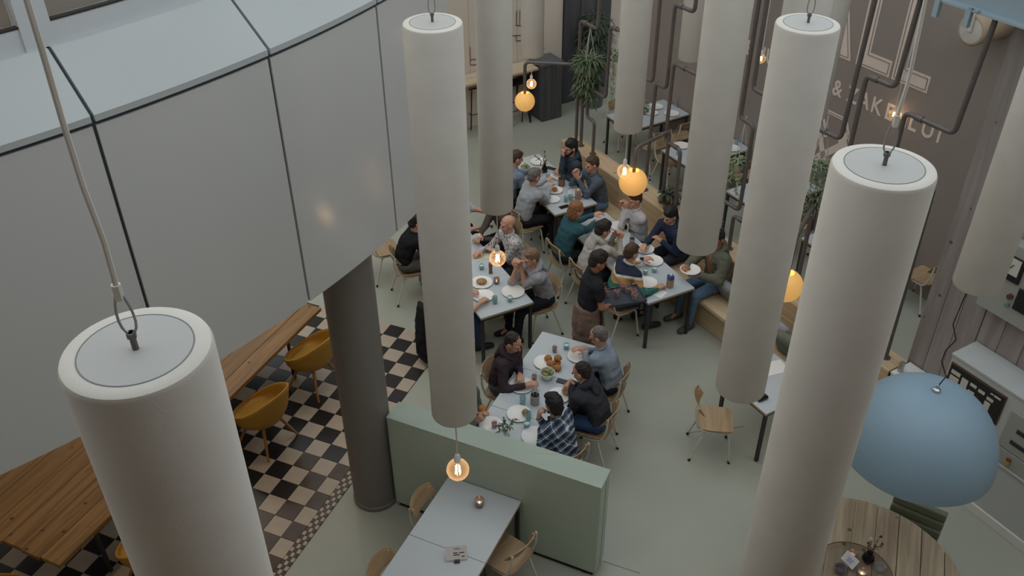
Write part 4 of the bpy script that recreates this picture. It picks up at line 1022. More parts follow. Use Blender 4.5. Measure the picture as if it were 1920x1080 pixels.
PID = [0]
def person(label, head, face, lean, top, trousers, hair=None, hstyle='short', hy=0, hp=10, hl=None, hr=None, skin=M_SKIN, sleeve=1.0, hood=None, collar=None,
           beard=None, glasses=False, stand=False, fat=1.0, shoes=None, knees=None, feet_back=.0, top_name='sweater', curl=(.5, .5), hd=(None, None), pole=(None, None), thick=0, legs_dx=.42, foot_fwd=.04):
    PID[0] += 1; pid = PID[0]
    F = V((face[0], face[1], 0)).normalized(); Lt = V((-F.y, F.x, 0)); Z = V((0, 0, 1))
    H = at(*head) if not isinstance(head, Vector) else head
    hz = .95 if stand else .56
    P = V((H.x, H.y, 0)) - F * lean; base = V((P.x, P.y, 0)); P.z = hz
    Mh = (Matrix.Rotation(yaw(F) + math.radians(hy), 3, 'Z') @ Matrix.Rotation(math.radians(hp), 3, 'Y'))
    N = H - Z * .145 - F * (.015 + .0009 * hp)
    sp = (N - P).normalized(); fw_ = Lt.cross(sp).normalized(); MT = Matrix((fw_, Lt, sp)).transposed()
    sl = (N - P).length
    bulge = .045 if lean > .2 else .02
    B = P + (N - P) * .34 - F * bulge; C = P + (N - P) * .70 - F * bulge * .8
    S = [P + (N - P) * .875 + Lt * (.172 * k) * fat ** .5 + F * (.015 if lean < .2 else .03) for k in (1, -1)]
    root = thing('person', label, 'person', tuple(base), 0, None)
    body = MB(); tp = MB(); tr = MB()
    # ---- head
    hp_ = lambda x, y, z: H + Mh @ V((x, y, z))
    body.hull([(hp_(-.012, 0, .03), (.098, .077, .09), Mh), (hp_(.028, 0, -.045), (.060, .058, .066), Mh)])
    body.hull([(hp_(.02, 0, -.05), (.06, .055, .055), Mh), (hp_(.058, 0, -.094), (.026, .028, .022), Mh)])
    body.hull([(hp_(.09, 0, .008), (.010, .010, .012), Mh), (hp_(.110, 0, -.026), (.013, .015, .011), Mh)])
    for k in (1, -1):
        body.hull([(hp_(.074, .032 * k, .024), (.016, .024, .011), Mh)]); body.hull([(hp_(-.004, .080 * k, -.008), (.020, .009, .032), Mh)])
        body.hull([(hp_(.062, .038 * k, -.03), (.02, .02, .02), Mh)])
    body.hull([(hp_(.088, 0, -.060), (.010, .023, .008), Mh)]); body.hull([(hp_(.085, 0, -.073), (.010, .019, .008), Mh)])
    body.hull([(hp_(-.022, 0, -.06), (.054, .052, .05), Mh), (N - Z * .03, (.050, .052, .04), MT)])
    # ---- trunk inside the clothes
    body.hull([(P, (.09, .12, .08), MT), (B, (.08, .11, .08), MT)]); body.hull([(B, (.08, .11, .08), MT), (C, (.10, .14, .10), MT)])
    body.hull([(C, (.09, .13, .09), MT), (S[0], (.05,) * 3, None), (S[1], (.05,) * 3, None), (N - sp * .07, (.045,) * 3, None)])
    th = thick
    tp.hull([(P + sp * .02, (.128 * fat + th, .175 * fat + th, .10), MT), (B, (.12 * fat + th, .168 * fat + th, .09), MT)])
    tp.hull([(B, (.12 * fat + th, .168 * fat + th, .09), MT), (C, (.125 * fat ** .5 + th, .18 * fat ** .5 + th, .10), MT)])
    tp.hull([(C, (.122 * fat ** .5 + th, .178 * fat ** .5 + th, .09), MT), (S[0] - sp * .012, (.07 + th,) * 3, None), (S[1] - sp * .012, (.07 + th,) * 3, None), (N - sp * .045, (.075, .085, .05), MT)])
    tp.hull([(N - sp * .05, (.082, .09, .045), MT), (N + sp * .0, (.066, .070, .03), MT)])
    # ---- arms
    for i, k in enumerate((1, -1)):
        W = (hl, hr)[i]
        if W is None: W = S[i] + F * .30 - Lt * k * .06; W.z = .79 if not stand else 1.0
        W = V(W); pole_ = pole[i] if pole[i] is not None else (Lt * k * .75 - Z * 1.0 - F * .35)
        Eb, W = elbow(S[i], W, .285, .255, V(pole_))
        body.hull([(S[i], (.045,) * 3, None), (Eb, (.038,) * 3, None)]); body.hull([(Eb, (.039,) * 3, None), (W, (.026, .026, .026), None)])
        q = (1 if sleeve >= 1 else sleeve)
        if sleeve < .5:
            e2 = S[i].lerp(Eb, sleeve * 2); tp.hull([(S[i], (.068 + th,) * 3, None), (e2, (.058 + th,) * 3, None)])
        else:
            tp.hull([(S[i], (.068 + th,) * 3, None), (Eb, (.052 + th,) * 3, None)])
            e2 = Eb.lerp(W, (sleeve - .5) * 2 * .96); tp.hull([(Eb, (.052 + th,) * 3, None), (e2, (.037 + th * .6,) * 3, None)])
        d_ = (W - Eb).normalized(); spec_ = hd[i]
        dd, pn_ = (d_, V((0, 0, -1))) if spec_ is None else (V(spec_[0]), V(spec_[1]))
        hand(body, W, dd, pn_, k * 1, curl[i])
    # ---- legs
    for i, k in enumerate((1, -1)):
        hip = P + Lt * (.09 * k)
        if stand: kn = hip - Z * .44 + F * (.05 if k > 0 else -.04); an = kn - Z * .42 - F * (.02 if k > 0 else .08); hip = hip - Z * .02
        else:
            kn = V((P.x, P.y, .53)) + F * legs_dx + Lt * k * .13; an = kn + F * (foot_fwd - feet_back) ; an.z = .09
        if knees: kn, an = knees[i]
        body.hull([(hip, (.06,) * 3, None), (kn, (.045,) * 3, None)]); body.hull([(kn, (.045,) * 3, None), (an, (.03,) * 3, None)])
        ft = V((an.x, an.y, .055)); body.hull([(an, (.032,) * 3, None), (ft + F * .10, (.03,) * 3, None)])
        tr.hull([(hip, (.10 * fat, .098 * fat, .09), None), (kn, (.068,) * 3, None)]); tr.hull([(kn, (.068,) * 3, None), (an + Z * .02, (.05,) * 3, None)])
        sh = MB(); dF = F + Lt * k * .15
        sh.hull([(ft - F * .05 + Z * .0, (.042, .04, .05), None), (ft + dF * .06, (.042, .042, .045), None), (ft + dF * .15 - Z * .012, (.05, .045, .036), None)])
        remesh_job('shoe', sh, .014, 2, shoes or mat('shoe_dark', (38, 34, 33), .6), root, base)
    tr.hull([(P + sp * .04, (.118 * fat, .165 * fat, .09), MT), (P - Z * .02 + F * .03, (.12 * fat, .17 * fat, .085), None)])
    remesh_job('body', body, .0075, 1, skin, root, base, dec=.45)
    remesh_job(top_name, tp, .017, 2, top, root, base, disp=.011, freq=11, seed=pid)
    remesh_job('trousers', tr, .019, 2, trousers, root, base, disp=.009, freq=10, seed=pid)
    ey = MB()
    for k in (1, -1): ey.hull([(hp_(.085, .031 * k, .004), (.006, .012, .006), Mh)])
    o = obj('eyes', ey, M_EYE, root)
    for v in o.data.vertices: v.co -= base
    def extra(name, ells_list, vox, m_, disp=0, freq=30, sm=1):
        mb = MB()
        for e in ells_list: mb.hull(e)
        remesh_job(name, mb, vox, sm, m_, root, base, disp=disp, freq=freq, seed=pid)
    if hair is not None:
        E_ = lambda c, r_: (hp_(*c), r_, Mh)
        if hstyle == 'short': L_ = [[E_((-.020, 0, .046), (.100, .084, .092))], [E_((-.052, 0, -.002), (.064, .074, .075))], [E_((.055, 0, .088), (.030, .05, .026)), E_((-.01, 0, .11), (.04, .06, .03))]]
        elif hstyle == 'full': L_ = [[E_((-.018, 0, .055), (.106, .090, .096))], [E_((-.055, 0, -.005), (.066, .078, .085))], [E_((.058, .01, .098), (.036, .055, .034)), E_((-.01, 0, .125), (.05, .065, .034))]]
        elif hstyle == 'thin': L_ = [[E_((-.026, 0, .040), (.094, .082, .088))], [E_((-.05, 0, -.005), (.062, .074, .07))]]
        elif hstyle == 'fringe': L_ = [[E_((-.024, 0, .034), (.086, .0815, .078))], [E_((-.05, 0, -.01), (.062, .074, .065))]]
        else: L_ = [[E_((-.018, 0, .052), (.108, .092, .096))], [E_((-.045, 0, -.03), (.075, .092, .11)), E_((-.03, 0, .05), (.09, .09, .08))], [E_((-.03, .06, -.06), (.05, .035, .07))], [E_((-.03, -.06, -.06), (.05, .035, .07))]]
        extra('hair', L_, .0085, hair, .006, 45)
    if beard is not None:
        extra('beard', [[(hp_(.062, 0, -.095), (.034, .042, .03), Mh), (hp_(.03, .048, -.06), (.022, .018, .03), Mh), (hp_(.03, -.048, -.06), (.022, .018, .03), Mh)],
                        [(hp_(.01, .066, -.04), (.016, .010, .035), Mh)], [(hp_(.01, -.066, -.04), (.016, .010, .035), Mh)], [(hp_(.092, 0, -.05), (.010, .03, .006), Mh)]], .008, beard, .004, 50)
    if glasses:
        gm = MB()
        for k in (1, -1):
            c = [hp_(.098, .033 * k + .025 * math.cos(a), .002 + .02 * math.sin(a)) - base for a in [2 * math.pi * j / 12 for j in range(12)]]
            gm.tube(c, .0026, 5, closed=True); gm.tube([hp_(.096, .057 * k, .006) - base, hp_(.0, .083 * k, .008) - base], .0026, 5)
        gm.tube([hp_(.101, .01, .006) - base, hp_(.101, -.01, .006) - base], .0026, 5); obj('glasses', gm, M_BLACK, root)
    if hood is not None:
        g = lambda a, r_, z: (N + (-fw_ * math.cos(a) + Lt * math.sin(a)) * r_ + sp * z)
        ch = [g(a, .092, .03 - .05 * abs(a) / 2.4) for a in (-2.3, -1.7, -1.1, -.5, 0, .5, 1.1, 1.7, 2.3)]; rr = (.024, .034, .042, .048, .05, .048, .042, .034, .024)
        L_ = [[(a, (ra,) * 3, None), (b, (rb,) * 3, None)] for a, b, ra, rb in zip(ch, ch[1:], rr, rr[1:])]
        L_.append([(g(0, .10, -.02), (.045, .06, .05), MT), (g(0, .125, -.10), (.030, .08, .07), MT)])
        extra('hood', L_, .012, hood, .006, 16)
    if collar is not None:
        g = lambda a, r_, z: (N + (-fw_ * math.cos(a) + Lt * math.sin(a)) * r_ + sp * z)
        ch = [g(a, .068, .022 - .02 * abs(a) / 2.6) for a in (-2.6, -1.9, -1.2, -.6, 0, .6, 1.2, 1.9, 2.6)]
        extra('collar', [[(a, (.014, .014, .02), None), (b, (.014, .014, .02), None)] for a, b in zip(ch, ch[1:])], .008, collar)
    return dict(root=root, P=P, N=N, H=H, F=F, Lt=Lt, S=S, base=base, MT=MT, B=B, C=C, sp=sp, fw=fw_, Mh=Mh, extra=extra)

JEANS = fabric('jeans', (58, 78, 108)); DARKT = fabric('dark_trousers', (38, 38, 44)); LJEANS = fabric('light_jeans', (92, 116, 140)); GREYT = fabric('grey_trousers', (92, 90, 86))
BROWN = hairm('brown', (78, 58, 44)); DBROWN = hairm('dark_brown', (46, 38, 34)); GREYH = hairm('grey', (112, 106, 102)); GING = hairm('ginger', (142, 98, 66)); BLOND = hairm('blond', (130, 104, 78)); BLK = hairm('black', (34, 30, 30))
f1, f4, b1 = F1, F4, -F1
def A(px, py, z): return at(px, py, z)
seated = []          # school chairs under the seated people
def sit(p, label): seated.append((p, label))

# ---- table by the bench, far end
p1 = person('person in blue grey sweater half hidden by a felt tube at the far table', (968, 297, 1.20), f1, .16, fabric('bluegrey', (122, 132, 146)), DARKT, BROWN, 'short', hy=-5, hp=18, hl=A(1000, 318, .82), hr=A(992, 338, .80))
sit(p1, 'plywood chair under the person half hidden by a felt tube')
p2 = person('grey haired person in light grey sweater seen from behind at the far table', (1002, 331, 1.20), f1, .20, fabric('lightgrey', (158, 160, 164)), DARKT, GREYH, 'short', hy=12, hp=14, hl=A(1024, 338, .88), hr=A(1030, 356, .84), hd=(None, ((.3, .9, .3), (.6, -.3, -.6))))
sit(p2, 'plywood chair under the grey haired person in light grey sweater')
p3 = person('bearded person with glasses in navy jacket eating on the far bench', (1070, 277, 1.24), b1, .10, fabric('navyjacket', (62, 68, 80)), DARKT, BLK, 'full', hy=5, hp=4, hl=A(1052, 326, .80), hr=A(1056, 292, 1.13), beard=BLK, glasses=True, pole=(None, V((-.2, -.6, -1))), hd=(None, ((-.1, .3, 1), (.8, .3, 0))), curl=(.5, .9), hood=fabric('navyjacket', (62, 68, 80)))
p4 = person('person in slate blue sweater holding a sandwich on the bench', (1110, 308, 1.22), b1, .16, fabric('slate', (88, 98, 110)), LJEANS, BROWN, 'short', hy=0, hp=8, hl=A(1085, 337, .99), hr=A(1080, 330, 1.03), curl=(.9, .9), collar=fabric('slate', (88, 98, 110)), hd=(((-.4, .2, .9), (.6, .6, 0)), ((-.4, .1, .9), (.6, -.6, 0))))
# ---- middle bench table
p6 = person('ginger haired person in teal sweater with back to the camera', (1080, 394, 1.20), f1, .20, fabric('teal', (52, 86, 92)), DARKT, GING, 'bob', hy=-8, hp=14, hl=A(1113, 403, .90), hr=A(1118, 416, .80))
sit(p6, 'plywood chair under the person in the teal sweater')
p7 = person('dark haired person in cream hoodie eating at the middle table', (1131, 431, 1.18), f1, .24, fabric('cream', (176, 170, 162)), DARKT, DBROWN, 'full', hy=-10, hp=16, hl=A(1152, 440, 1.04), hr=A(1162, 449, .98), hood=fabric('cream', (176, 170, 162)), curl=(.9, .9), hd=(((.4, -.2, .8), (.2, -.8, 0)), ((.3, .2, .9), (-.2, .8, 0))))
sit(p7, 'plywood chair under the person in the cream hoodie')
p8 = person('person in striped rugby sweater seen from behind at the middle table', (1184, 474, 1.20), f1, .20, stripe_mat(), JEANS, BROWN, 'short', hy=5, hp=14, hl=A(1205, 487, .84), hr=A(1232, 540, .79), collar=fabric('white', (212, 210, 204)), shoes=mat('shoe_navy', (44, 44, 52), .6))
sit(p8, 'plywood chair under the person in the striped rugby sweater')
p9 = person('person in white shirt on the bench with the face behind an amber globe', (1190, 374, 1.23), b1, .12, fabric('whiteshirt', (188, 188, 190)), DARKT, BROWN, 'short', hy=0, hp=8, hl=A(1168, 386, 1.04), hr=A(1176, 392, 1.04), curl=(.9, .9), collar=fabric('whiteshirt', (188, 188, 190)), hd=(((-.3, 0, 1), (.3, -.8, 0)), ((-.2, 0, 1), (.3, .8, 0))))
p10 = person('dark haired person in navy hoodie reaching to a plate from the bench', (1257, 404, 1.18), b1, .20, fabric('navyhoodie', (48, 56, 78)), fabric('charcoal', (52, 54, 60)), BLK, 'full', hy=8, hp=18, hl=A(1240, 452, .80), hr=A(1209, 459, .82), hood=fabric('navyhoodie', (48, 56, 78)))
PARKA = fabric('olive', (104, 104, 90))
p11 = person('person with glasses in open olive parka holding a white plate', (1345, 448, 1.22), b1, .10, PARKA, LJEANS, BLK, 'short', hy=20, hp=10, hl=A(1312, 517, .82), hr=A(1288, 498, .88), skin=M_SKIN2, hood=PARKA, glasses=True, thick=.018, fat=1.08, top_name='parka', shoes=mat('shoe_grey', (78, 74, 72), .7), legs_dx=.44)
fm_ = p11; p11['extra']('jumper', [[(fm_['C'] + fm_['fw'] * .10, (.05, .055, .10), fm_['MT']), (fm_['B'] + fm_['fw'] * .10, (.055, .065, .09), fm_['MT'])], [(fm_['C'] + fm_['fw'] * .10, (.05, .055, .08), fm_['MT']), (fm_['N'] - fm_['sp'] * .03 + fm_['fw'] * .03, (.05, .05, .03), fm_['MT'])]], .014, fabric('rust', (150, 104, 68)), .004, 14)
# ---- left table
p13 = person('bald person in floral shirt at the table under the felt tube', (952, 420, 1.24), b1, .14, floral_mat(), DARKT, None, hy=0, hp=4, hl=A(925, 470, .80), hr=A(902, 470, .80), collar=fabric('whiteshirt', (188, 188, 190)))
sit(p13, 'plywood chair under the bald person in the floral shirt')
p14 = person('short haired person in grey hoodie eating with both hands', (996, 484, 1.19), b1, .20, fabric('heather', (156, 156, 162)), DARKT, BLOND, 'short', hy=0, hp=12, hl=A(976, 500, 1.04), hr=A(968, 502, 1.04), sleeve=.56, hood=fabric('heather', (156, 156, 162)), curl=(.9, .9), hd=(((-.2, 0, 1), (.3, -.8, 0)), ((-.1, 0, 1), (.3, .8, 0))), pole=(V((.3, -.2, -1)), V((-.2, .2, -1))))
sit(p14, 'plywood chair under the person in the grey hoodie')
p16 = person('person in brown sweater behind the floral shirt holding a white cup', (934, 377, 1.20), b1, .14, fabric('darkbrown', (76, 66, 60)), DARKT, DBROWN, 'short', hp=10, legs_dx=.30, hl=A(905, 448, .80), hr=A(893, 452, .84))
sit(p16, 'plywood chair under the person in the brown sweater')
p15 = person('person in pale shirt half hidden between two felt tubes', (866, 358, 1.22), f1, .14, fabric('paleshirt', (182, 182, 184)), DARKT, DBROWN, 'short', hp=10, legs_dx=.28, hl=A(925, 402, .92), hr=A(905, 425, .80), sleeve=.56)
sit(p15, 'plywood chair under the person in the pale shirt')
p17 = person('person in black t-shirt seated left of the long felt tube', (781, 416, 1.16), V((.92, .3, 0)), .22, fabric('black', (34, 34, 36)), GREYT, DBROWN, 'full', hp=14, sleeve=.3, hl=A(838, 448, .8), hr=A(842, 470, .8), feet_back=.05)
sit(p17, 'plywood chair under the person in the black t-shirt')
q_ = T1c + E1 * .42 - F1 * .20
p18 = person('person mostly hidden behind the long felt tube with bare forearm on table', V((q_.x, q_.y, 1.2)), f1, .16, fabric('denimblue', (66, 82, 106)), JEANS, BROWN, 'short', hp=10, sleeve=.3, hl=T1c + E1 * .50 + F1 * .06 + V((0, 0, .8)), hr=T1c + E1 * .22 + F1 * .10 + V((0, 0, .8)))
sit(p18, 'plywood chair under the person hidden behind the long felt tube')
# ---- table behind the divider
MAR = fabric('maroon', (66, 54, 60))
p19 = person('person in maroon hoodie cutting food at the near table', (962, 642, 1.18), f4, .17, MAR, fabric('greyjeans', (86, 90, 96)), DBROWN, 'thin', hy=-10, hp=26, hl=A(975, 703, .80), hr=A(985, 722, .80), hood=MAR)
sit(p19, 'plywood chair under the person in the maroon hoodie')
DEN = fabric('denimshirt', (138, 150, 162))
p20 = person('grey haired person in light denim shirt using cutlery', (1122, 630, 1.17), -f4, .20, DEN, DARKT, GREYH, 'thin', hy=5, hp=24, hl=A(1098, 664, .80), hr=A(1094, 655, .82), collar=DEN, glasses=True)
sit(p20, 'plywood chair under the person in the light denim shirt')
CHA = fabric('charcoalhoodie', (62, 62, 68))
p21 = person('person in charcoal hoodie reaching over the plate at the near table', (1090, 697, 1.16), -f4, .24, CHA, JEANS, DBROWN, 'thin', hy=0, hp=18, hl=A(1072, 722, .86), hr=A(1068, 716, .88), hood=CHA, hd=(((-.5, -.2, -.4), (.1, .5, -.8)), ((-.5, -.2, -.5), (.1, -.5, -.8))))
sit(p21, 'plywood chair under the person in the charcoal hoodie')
PLA = plaid_mat()
p22 = person('bearded person in blue plaid shirt resting chin on hand', (1038, 760, 1.19), -f4 + E4 * .35, .19, PLA, JEANS, BLK, 'full', hy=-12, hp=10, hl=A(1035, 822, .80), hr=A(1010, 783, 1.02), beard=BLK, collar=PLA, pole=(None, V((0, -.4, -1))), hd=(None, ((.15, .1, 1), (.8, .2, 0))), curl=(.5, 1.1))
sit(p22, 'plywood chair under the person in the blue plaid shirt')
p23 = person('bald person in grey green sweater holding a burger behind the felt tube', (876, 724, 1.20), f4, .14, fabric('greygreen', (98, 104, 98)), DARKT, None, hy=0, hp=14, hl=A(900, 778, .86), hr=A(893, 790, .84), curl=(.9, .9), hd=(((.5, -.1, .6), (.3, -.8, 0)), ((.5, -.1, .6), (.3, .8, 0))))
sit(p23, 'plywood chair under the bald person in the grey green sweater')
# ---- waiter
wf_ = V((.95, .12, 0)).normalized()
BLKT = fabric('blackshirt', (44, 45, 50))
p12 = person('waiter in black t-shirt and brown apron carrying a tray of drinks', (1122, 490, 1.62), wf_, .10, BLKT, fabric('waiterjeans', (64, 66, 74)), DBROWN, 'full', hy=-4, hp=16, hl=A(1140, 548, 1.06), hr=A(1150, 572, 1.04), sleeve=.30, stand=True, skin=M_SKIN2, collar=BLKT, hd=(((.8, -.1, 0), (0, 0, 1)), ((.9, .2, 0), (0, 0, 1))))
APR = fabric('apron', (128, 108, 98))
w_ = p12; Pw = w_['P']
w_['extra']('apron', [[(Pw + V((0, 0, .07)), (.15, .185, .03), w_['MT']), (Pw - V((0, 0, .14)), (.175, .205, .05), w_['MT'])], [(Pw - V((0, 0, .14)), (.175, .205, .05), w_['MT']), (Pw + wf_ * .01 - V((0, 0, .44)), (.185, .20, .03), w_['MT'])]], .016, APR, .014, 9)
w_['extra']('apron_flap', [[(Pw + wf_ * .17 - w_['Lt'] * .05 - V((0, 0, .02)), (.02, .10, .04), w_['MT']), (Pw + wf_ * .21 - w_['Lt'] * .05 - V((0, 0, .44)), (.03, .13, .03), w_['MT'])]], .014, fabric('apron_light', (146, 132, 116)), .008, 10)
ct_ = p18['base'] - F1 * .20; MTc = Matrix((F1, V((-F1.y, F1.x, 0)), V((0, 0, 1)))).transposed()
coat = thing('coat', 'long black coat draped over the chair behind the long felt tube', 'coat', tuple(ct_))
cm = MB(); cm.hull([(ct_ + V((0, 0, .79)), (.05, .20, .04), MTc), (ct_ + V((0, 0, .5)) - F1 * .03, (.06, .23, .05), MTc)]); cm.hull([(ct_ + V((0, 0, .5)) - F1 * .03, (.06, .23, .05), MTc), (ct_ + V((0, 0, .12)) - F1 * .05, (.07, .21, .05), MTc)])
remesh_job('coat_cloth', cm, .018, 2, fabric('black', (34, 34, 36)), coat, ct_, disp=.016, freq=9)
run_jobs()
# stripes follow the trunk: write trunk coordinates into the sweater's UV map
for ch in p8['root'].children:
    if ch.name.startswith('sweater'):
        me = ch.data; uv = me.uv_layers.new(name='trunk'); b_ = p8['base']
        for lp in me.loops:
            c = me.vertices[lp.vertex_index].co + b_ - p8['P']; h = c.dot(p8['sp']); s_ = abs(c.dot(p8['Lt']))
            uv.data[lp.index].uv = (0, .10 + h / .56 * .80 - s_ * .55)
for p_, l_ in seated:
    F_ = p_['F']; c = p_['base'] + F_ * .07; chair((c.x, c.y), F_, l_)
chair((-1.78, 10.72), F1, 'empty plywood chair behind the person in black t-shirt')
# ================================================================== things on the tables
TZ = .741
def plate(px, py, label, r=.125, z=TZ):
    c = at(px, py, z + .01)
    t = obj('plate', MB().lathe([(0, .004), (r * .6, .004), (r * .95, .018), (r, .02), (r, .016), (r * .62, 0), (0, 0)], 32), M_PLATE, None, True, loc=(c.x, c.y, z)); tag(t, label, 'plate', 'white plates'); return c
def glass_cup(px, py, label, m_=None, h=.085, r=.036, fill=None, fh=.6, z=TZ, cat='glass', group='drinking glasses', loc=None):
    c = at(px, py, z + h * .45) if loc is None else V(loc)
    t = thing('drinking_glass', label, cat, (c.x, c.y, z), 0, group)
    obj('vessel', MB().lathe([(0, .002), (r * .82, .002), (r, h), (r * .92, h), (r * .76, .012), (0, .012)], 20), m_ or M_BLUEGLASS, t, True)
    if fill: obj('contents', MB().lathe([(0, .013), (r * .74, .013), (r * .86, h * fh), (0, h * fh)], 16), fill, t, True)
    return t
def bun(p, r=.045, label='bread roll', m_=None):
    o = MB(); o.hull([(V((0, 0, .012)), (r, r, .018), None), (V((0, 0, .026)), (r * .85, r * .85, .024), None)])
    o = obj('bread_roll', o, m_ or M_BREAD, None, 'all', loc=tuple(p)); tag(o, label, 'bread', 'bread rolls'); return o
def phone(px, py, ang, label, z=TZ):
    c = at(px, py, z); o = obj('phone', MB().box((0, 0, .005), (.15, .075, .009), bev=.003), M_PHONE, None, loc=(c.x, c.y, z), rotz=ang); tag(o, label, 'phone'); return o
M_MILKCUP = mat('pale_candle', (206, 214, 208), .6)
def candle_cup(px, py, label): return glass_cup(px, py, label, M_BLUEGLASS, .07, .036, M_MILKCUP, .75, cat='candle', group='pale blue candle glasses')
def bowl(px, py, label, r=.085, z=TZ, fruit=4, seed=1):
    c = at(px, py, z + .04); t = obj('bowl', MB().lathe([(0, 0), (r * .6, 0), (r * .92, .05), (r, .085), (r * .95, .085), (r * .85, .05), (r * .5, .01), (0, .01)], 28), M_PLATE, None, True, loc=(c.x, c.y, z)); tag(t, label, 'bowl', 'white fruit bowls')
    rr = random.Random(seed)
    for i in range(fruit):
        a = i * 6.28 / max(1, fruit - 1); k = 0 if i == fruit - 1 else r * .48
        f = MB(); f.lathe([(0, -.03), (.022, -.026), (.036, 0), (.030, .022), (.010, .032), (0, .027)], 14)
        o = thing('fruit', label.replace('white bowl', 'green fruit in the bowl').replace('of green fruit ', ''), 'fruit', (c.x + k * math.cos(a), c.y + k * math.sin(a), z + .07 + (.03 if k == 0 else 0)), rr.uniform(0, 3), label + ' fruit')
        obj('flesh', f, M_APPLE, o, 'all'); obj('stem', MB().tube([(0, 0, .026), (.006, 0, .045)], .003, 5), M_SOIL, o)
    return c
def can(px, py, label, z=TZ, h=.12, r=.05, m_=None):
    c = at(px, py, z + h / 2); t = thing('cutlery_can', label, 'can', (c.x, c.y, z))
    obj('can', MB().lathe([(0, 0), (r, 0), (r, h), (r * .93, h), (r * .93, .01), (0, .01)], 24), m_ or mat('brushed_can', (160, 156, 154), .3, metal=.8), t, True)
    for i in range(6):
        a = i * 1.05; obj('cutlery', MB().tube([(r * .3 * math.cos(a), r * .3 * math.sin(a), .02), (r * .75 * math.cos(a), r * .75 * math.sin(a), h + .07)], .004, 5), mat('cutlery_steel', (190, 190, 190), .25, metal=.8), t)
def carton(px, py, label, z=TZ, c1=(70, 84, 130), c2=(176, 140, 116), h=.2):
    c = at(px, py, z + h / 2); t = thing('milk_carton', label, 'carton', (c.x, c.y, z), .4)
    obj('box', MB().box((0, 0, h * .3), (.068, .068, h * .6), bev=.002), mat('carton_%d' % c2[0], c2, .5, var=.2, scale=30), t)
    obj('upper_print', MB().box((0, 0, h * .75), (.068, .068, h * .3), bev=.002), mat('carton_%d' % c1[2], c1, .5, var=.2, scale=30), t)
    obj('cap', MB().lathe([(0, 0), (.016, 0), (.016, .015), (0, .015)], 12, (0, 0, h * .9)), M_WHITE, t)
def vase(px, py, label, z=TZ, m_=None, h=.13, r=.04, seed=2, flowers=5, mleaf=None, spread=.12, hh=.22):
    c = at(px, py, z + h * .4); t = thing('flower_vase', label, 'vase', (c.x, c.y, z)); rr = random.Random(seed)
    obj('vase', MB().lathe([(0, 0), (r, 0), (r * 1.15, h * .35), (r * .8, h * .65), (r * .4, h * .85), (r * .45, h), (r * .35, h), (r * .3, h * .85), (0, h * .8)], 20), m_ or M_PHONE, t, True)
    for i in range(flowers):
        a = rr.uniform(0, 6.28); tip = V((spread * math.cos(a) * rr.uniform(.4, 1), spread * math.sin(a) * rr.uniform(.4, 1), h + hh * rr.uniform(.5, 1))); mb = MB(); st_ = V((0, 0, h * .85))
        mb.tube([st_, st_.lerp(tip, .5) + V((0, 0, .03)), tip], .0028, 5)
        for k in range(7): leaf(mb, st_.lerp(tip, rr.uniform(.35, 1)), rv(rr) + V((0, 0, .4)), rr.uniform(.03, .06), rr.uniform(.012, .022), .3)
        s_ = obj('sprig', mb, mleaf or M_LEAF3, t)
        obj('blossom', MB().hull([(tip, (.012, .012, .009), None)]), mat('blossom_pale', (186, 160, 170), .7) if i % 3 == 0 else (mleaf or M_LEAF3), s_, 'all')
# ---- near table
plate(1084, 668, 'white plate in front of the light denim shirt'); plate(978, 723, 'white plate in front of the maroon hoodie', .135); plate(1048, 742, 'white plate in front of the charcoal hoodie')
c = plate(973, 776, 'white plate with half a bread roll left of the plaid shirt', .13); bun(V((c.x + .07, c.y + .0, TZ + .018)), .042, 'half bread roll on the plate left of the plaid shirt')
plate(920, 797, 'white plate under the tomato drink close to the divider'); plate(1003, 818, 'white plate directly in front of the plaid shirt', .14); plate(1022, 680, 'white plate under the stacked burgers', .13)
bowl(1026, 703, 'white bowl of green fruit on the near table', fruit=4, seed=3)
for i, (px, py, zz) in enumerate(((1028, 672, .77), (1044, 680, .77), (1032, 682, .80), (1046, 672, .83), (1045, 690, .77))):
    c = at(px, py, zz); bun(V((c.x, c.y, zz - .01)), .048, 'burger bun in the pile %s' % ('at the back left', 'at the right', 'in the middle', 'on top', 'at the front right')[i])
for px, py, l_ in ((1040, 655, 'behind the burger pile'), (1002, 708, 'held near the maroon hoodie'), (927, 797, 'on the plate near the divider')):
    glass_cup(px, py, 'small glass of tomato red drink ' + l_, M_CLEAR, .08, .032, M_RED, .75, group='tomato drinks')
for px, py, l_ in ((1062, 650, 'beside the light denim shirt'), (988, 797, 'beside the flower sprigs')): candle_cup(px, py, 'pale blue candle glass ' + l_)
glass_cup(980, 751, 'empty pale blue glass left of the steel cutlery can', h=.1); glass_cup(990, 780, 'pale blue tumbler behind the candle near the plaid shirt', h=.1)
can(1003, 748, 'steel can full of cutlery on the near table'); phone(1056, 716, -.4, 'black phone on the near table beside the charcoal hoodie')
vase(950, 815, 'flower sprigs in a small vase just behind the divider', h=.10, r=.03, hh=.16, m_=M_CLEAR, flowers=8, mleaf=M_LEAF, seed=5)
c = at(905, 768, .93); bun(c, .05, 'burger in the hand of the bald person behind the tube')
